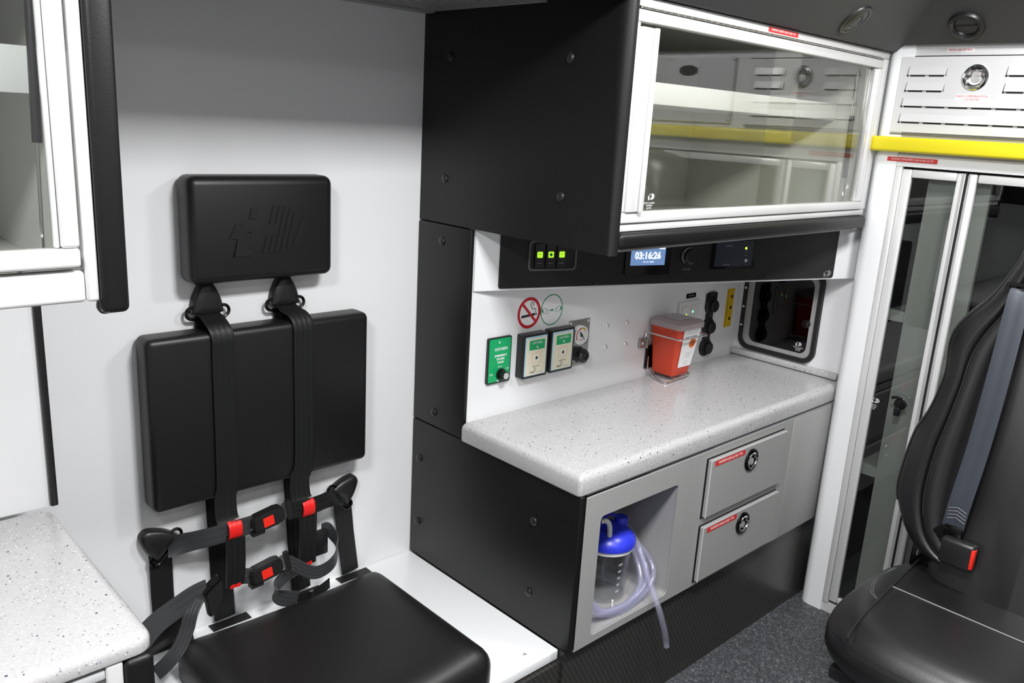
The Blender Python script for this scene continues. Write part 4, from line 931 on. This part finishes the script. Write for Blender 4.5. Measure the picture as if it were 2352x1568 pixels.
obj('back_insert', rings(BM(), [ring_i(1.0, .06), ring_i(1.0, -.004), ring_i(.97, -.022), ring_i(.90, -.036), ring_i(.78, -.044), ring_i(.55, -.048), ring_i(.25, -.050)]), 'leather', A, angle=60)
obj('insert_seam', tube(BM(), ring_i(.995, -.0085), .0016, 6, True), 'black_plastic', A)
n_ = len(outline); up_ = lambda r_: [p for p in r_ if p[1] > yc and p[2] > .70]
for s, off, sz in ((.955, -.0235, .972), (.775, -.0610, .867), (.718, -.0600, .831)):
    obj('stitched_seam', tube(BM(), up_(ring_b(s, off, sz)), .0018, 6), 'rubber', A)
# seat cushion
def sq(x0, x1, hw0, hw1, z, e=3.2, n=72):
    out = []
    for k in range(n):
        a = 2*math.pi*k/n; c, s = math.cos(a), math.sin(a)
        u = math.copysign(abs(c)**(2/e), c); v = math.copysign(abs(s)**(2/e), s)
        x = (x0+x1)/2 + u*(x1-x0)/2; f = (x-x0)/(x1-x0)
        zz = z(x, v) if callable(z) else z
        out.append((x, yc + v*(hw0 + (hw1-hw0)*f), zz))
    return out
def cush(i, z): return sq(1.875 + i, 2.50 - i*.6, .298 - i, .312 - i, z)
# widths swell in the middle of the seat
secs = [cush(.05, .415), cush(.012, .425), cush(.0, .45), cush(.0, .478), cush(.012, .510), cush(.034, .534), cush(.062, .546), cush(.090, .550), cush(.14, .551), cush(.20, .550), cush(.26, .550)]
obj('seat_cushion', rings(BM(), secs), 'leather', A, angle=60)
def top_z(y):
    i = .303 - abs(y - yc); T_ = ((-.01, .47), (.0, .478), (.012, .510), (.034, .534), (.062, .546), (.09, .550), (.14, .551), (1, .551))
    for (a, za), (b, zb) in zip(T_, T_[1:]):
        if i <= b: return za + (zb - za)*max(0, (i - a)/(b - a))
def seam(pts, r=.0022, m='rubber'): return obj('stitched_seam', tube(BM(), spl(pts, 6), r, 6), m, A)
seam([(2.46, .752, .5505), (2.36, .745, .5512), (2.20, .735, .5512), (2.08, .727, .5508), (2.00, .722, .5480), (1.935, .718, .5395), (1.905, .716, .525)], .003)
seam([(2.202, .735, .5515), (2.203, .60, .5510), (2.204, .45, .5510), (2.205, .28, .5510)], .0016, 'print_grey')  # cross seam in pale grey, its highlight put into the colour
for d in (0, .006): seam([(x, y - d, top_z(y - d)) for x, y in ((2.33, .782), (2.28, .790), (2.23, .790), (2.18, .780), (2.13, .760), (2.105, .736))], .0011, 'grey_dark')
for i, z in ((.005, .494), (.011, .506)): obj('stitched_seam', tube(BM(), cush(i, z), .0013, 6, True), 'black_plastic', A)
# shell, recliner and pedestal
bx('seat_pan', (1.93, .30, .375), (2.46, .76, .4145), 'black_plastic', A, .01, 2)
bx('recline_bracket', (2.42, .765, .47), (2.56, .775, .62), 'dark_metal', A, .003)
obj('recline_lever', tube(BM(), spl([(2.50, .785, .60), (2.52, .80, .635), (2.55, .81, .655)], 4), .007, 8), 'black_plastic', A)
bx('fixing_tab', (2.435, .760, .555), (2.465, .764, .58), 'alu_bright', A)
obj('pedestal', lathe(BM(), [(.20, 0), (.20, .012), (.07, .03), (.06, .374)], Matrix.Translation((2.22, .53, 0)), 24), 'black_plastic', A)
# shoulder belt across the backrest
pts = spl([(2.470, .646, 1.368), (2.448, .645, 1.33), (2.412, .643, 1.15), (2.380, .646, .95), (2.352, .655, .78), (2.346, .658, .715)], 6)
st = obj('shoulder_strap', ribbon(BM(), pts, V((0, 1, .12)), .056, .0018, 2), 'webbing_navy', A)
for i, z in enumerate((.742, .752, .762, .772)): obj('stitching', tube(BM(), [(2.346, .632, z - .006), (2.3445, .655, z + .004), (2.346, .678, z - .004)], .0009, 5), 'print_grey', st)
obj('strap_guide', ringprism(BM(), rrect(-.040, .040, -.013, .013, .012), rrect(-.030, .030, -.005, .005, .004), 0, .010, FX(2.475, .648, 1.372)), 'dark_metal', A)
bm = box(BM(), (2.312, .585, .620), (2.346, .672, .694), .009, 3); bk = obj('belt_buckle', bm, 'black_plastic', A)
bx('release_button', (2.3105, .5835, .630), (2.330, .5925, .686), 'red_button', bk, .002)
bx('tongue_plate', (2.34, .632, .690), (2.346, .678, .722), 'dark_metal', bk, .002)
obj('buckle_stalk', tube(BM(), [(2.345, .635, .640), (2.40, .675, .585), (2.43, .70, .55)], .012, 8), 'rubber', A)
pts = spl([(2.345, .668, .70), (2.37, .70, .66), (2.40, .715, .61), (2.42, .72, .56)], 5)
obj('lap_strap', ribbon(BM(), pts, V((.3, 1, .3)), .045, .0018, 3), 'webbing', A)
for i in range(4): obj('stitching', tube(BM(), [(2.385 + .006*i, .690 + .004*i, .640 - .012*i), (2.388 + .006*i, .735, .628 - .012*i)], .0009, 5), 'print_grey', A)
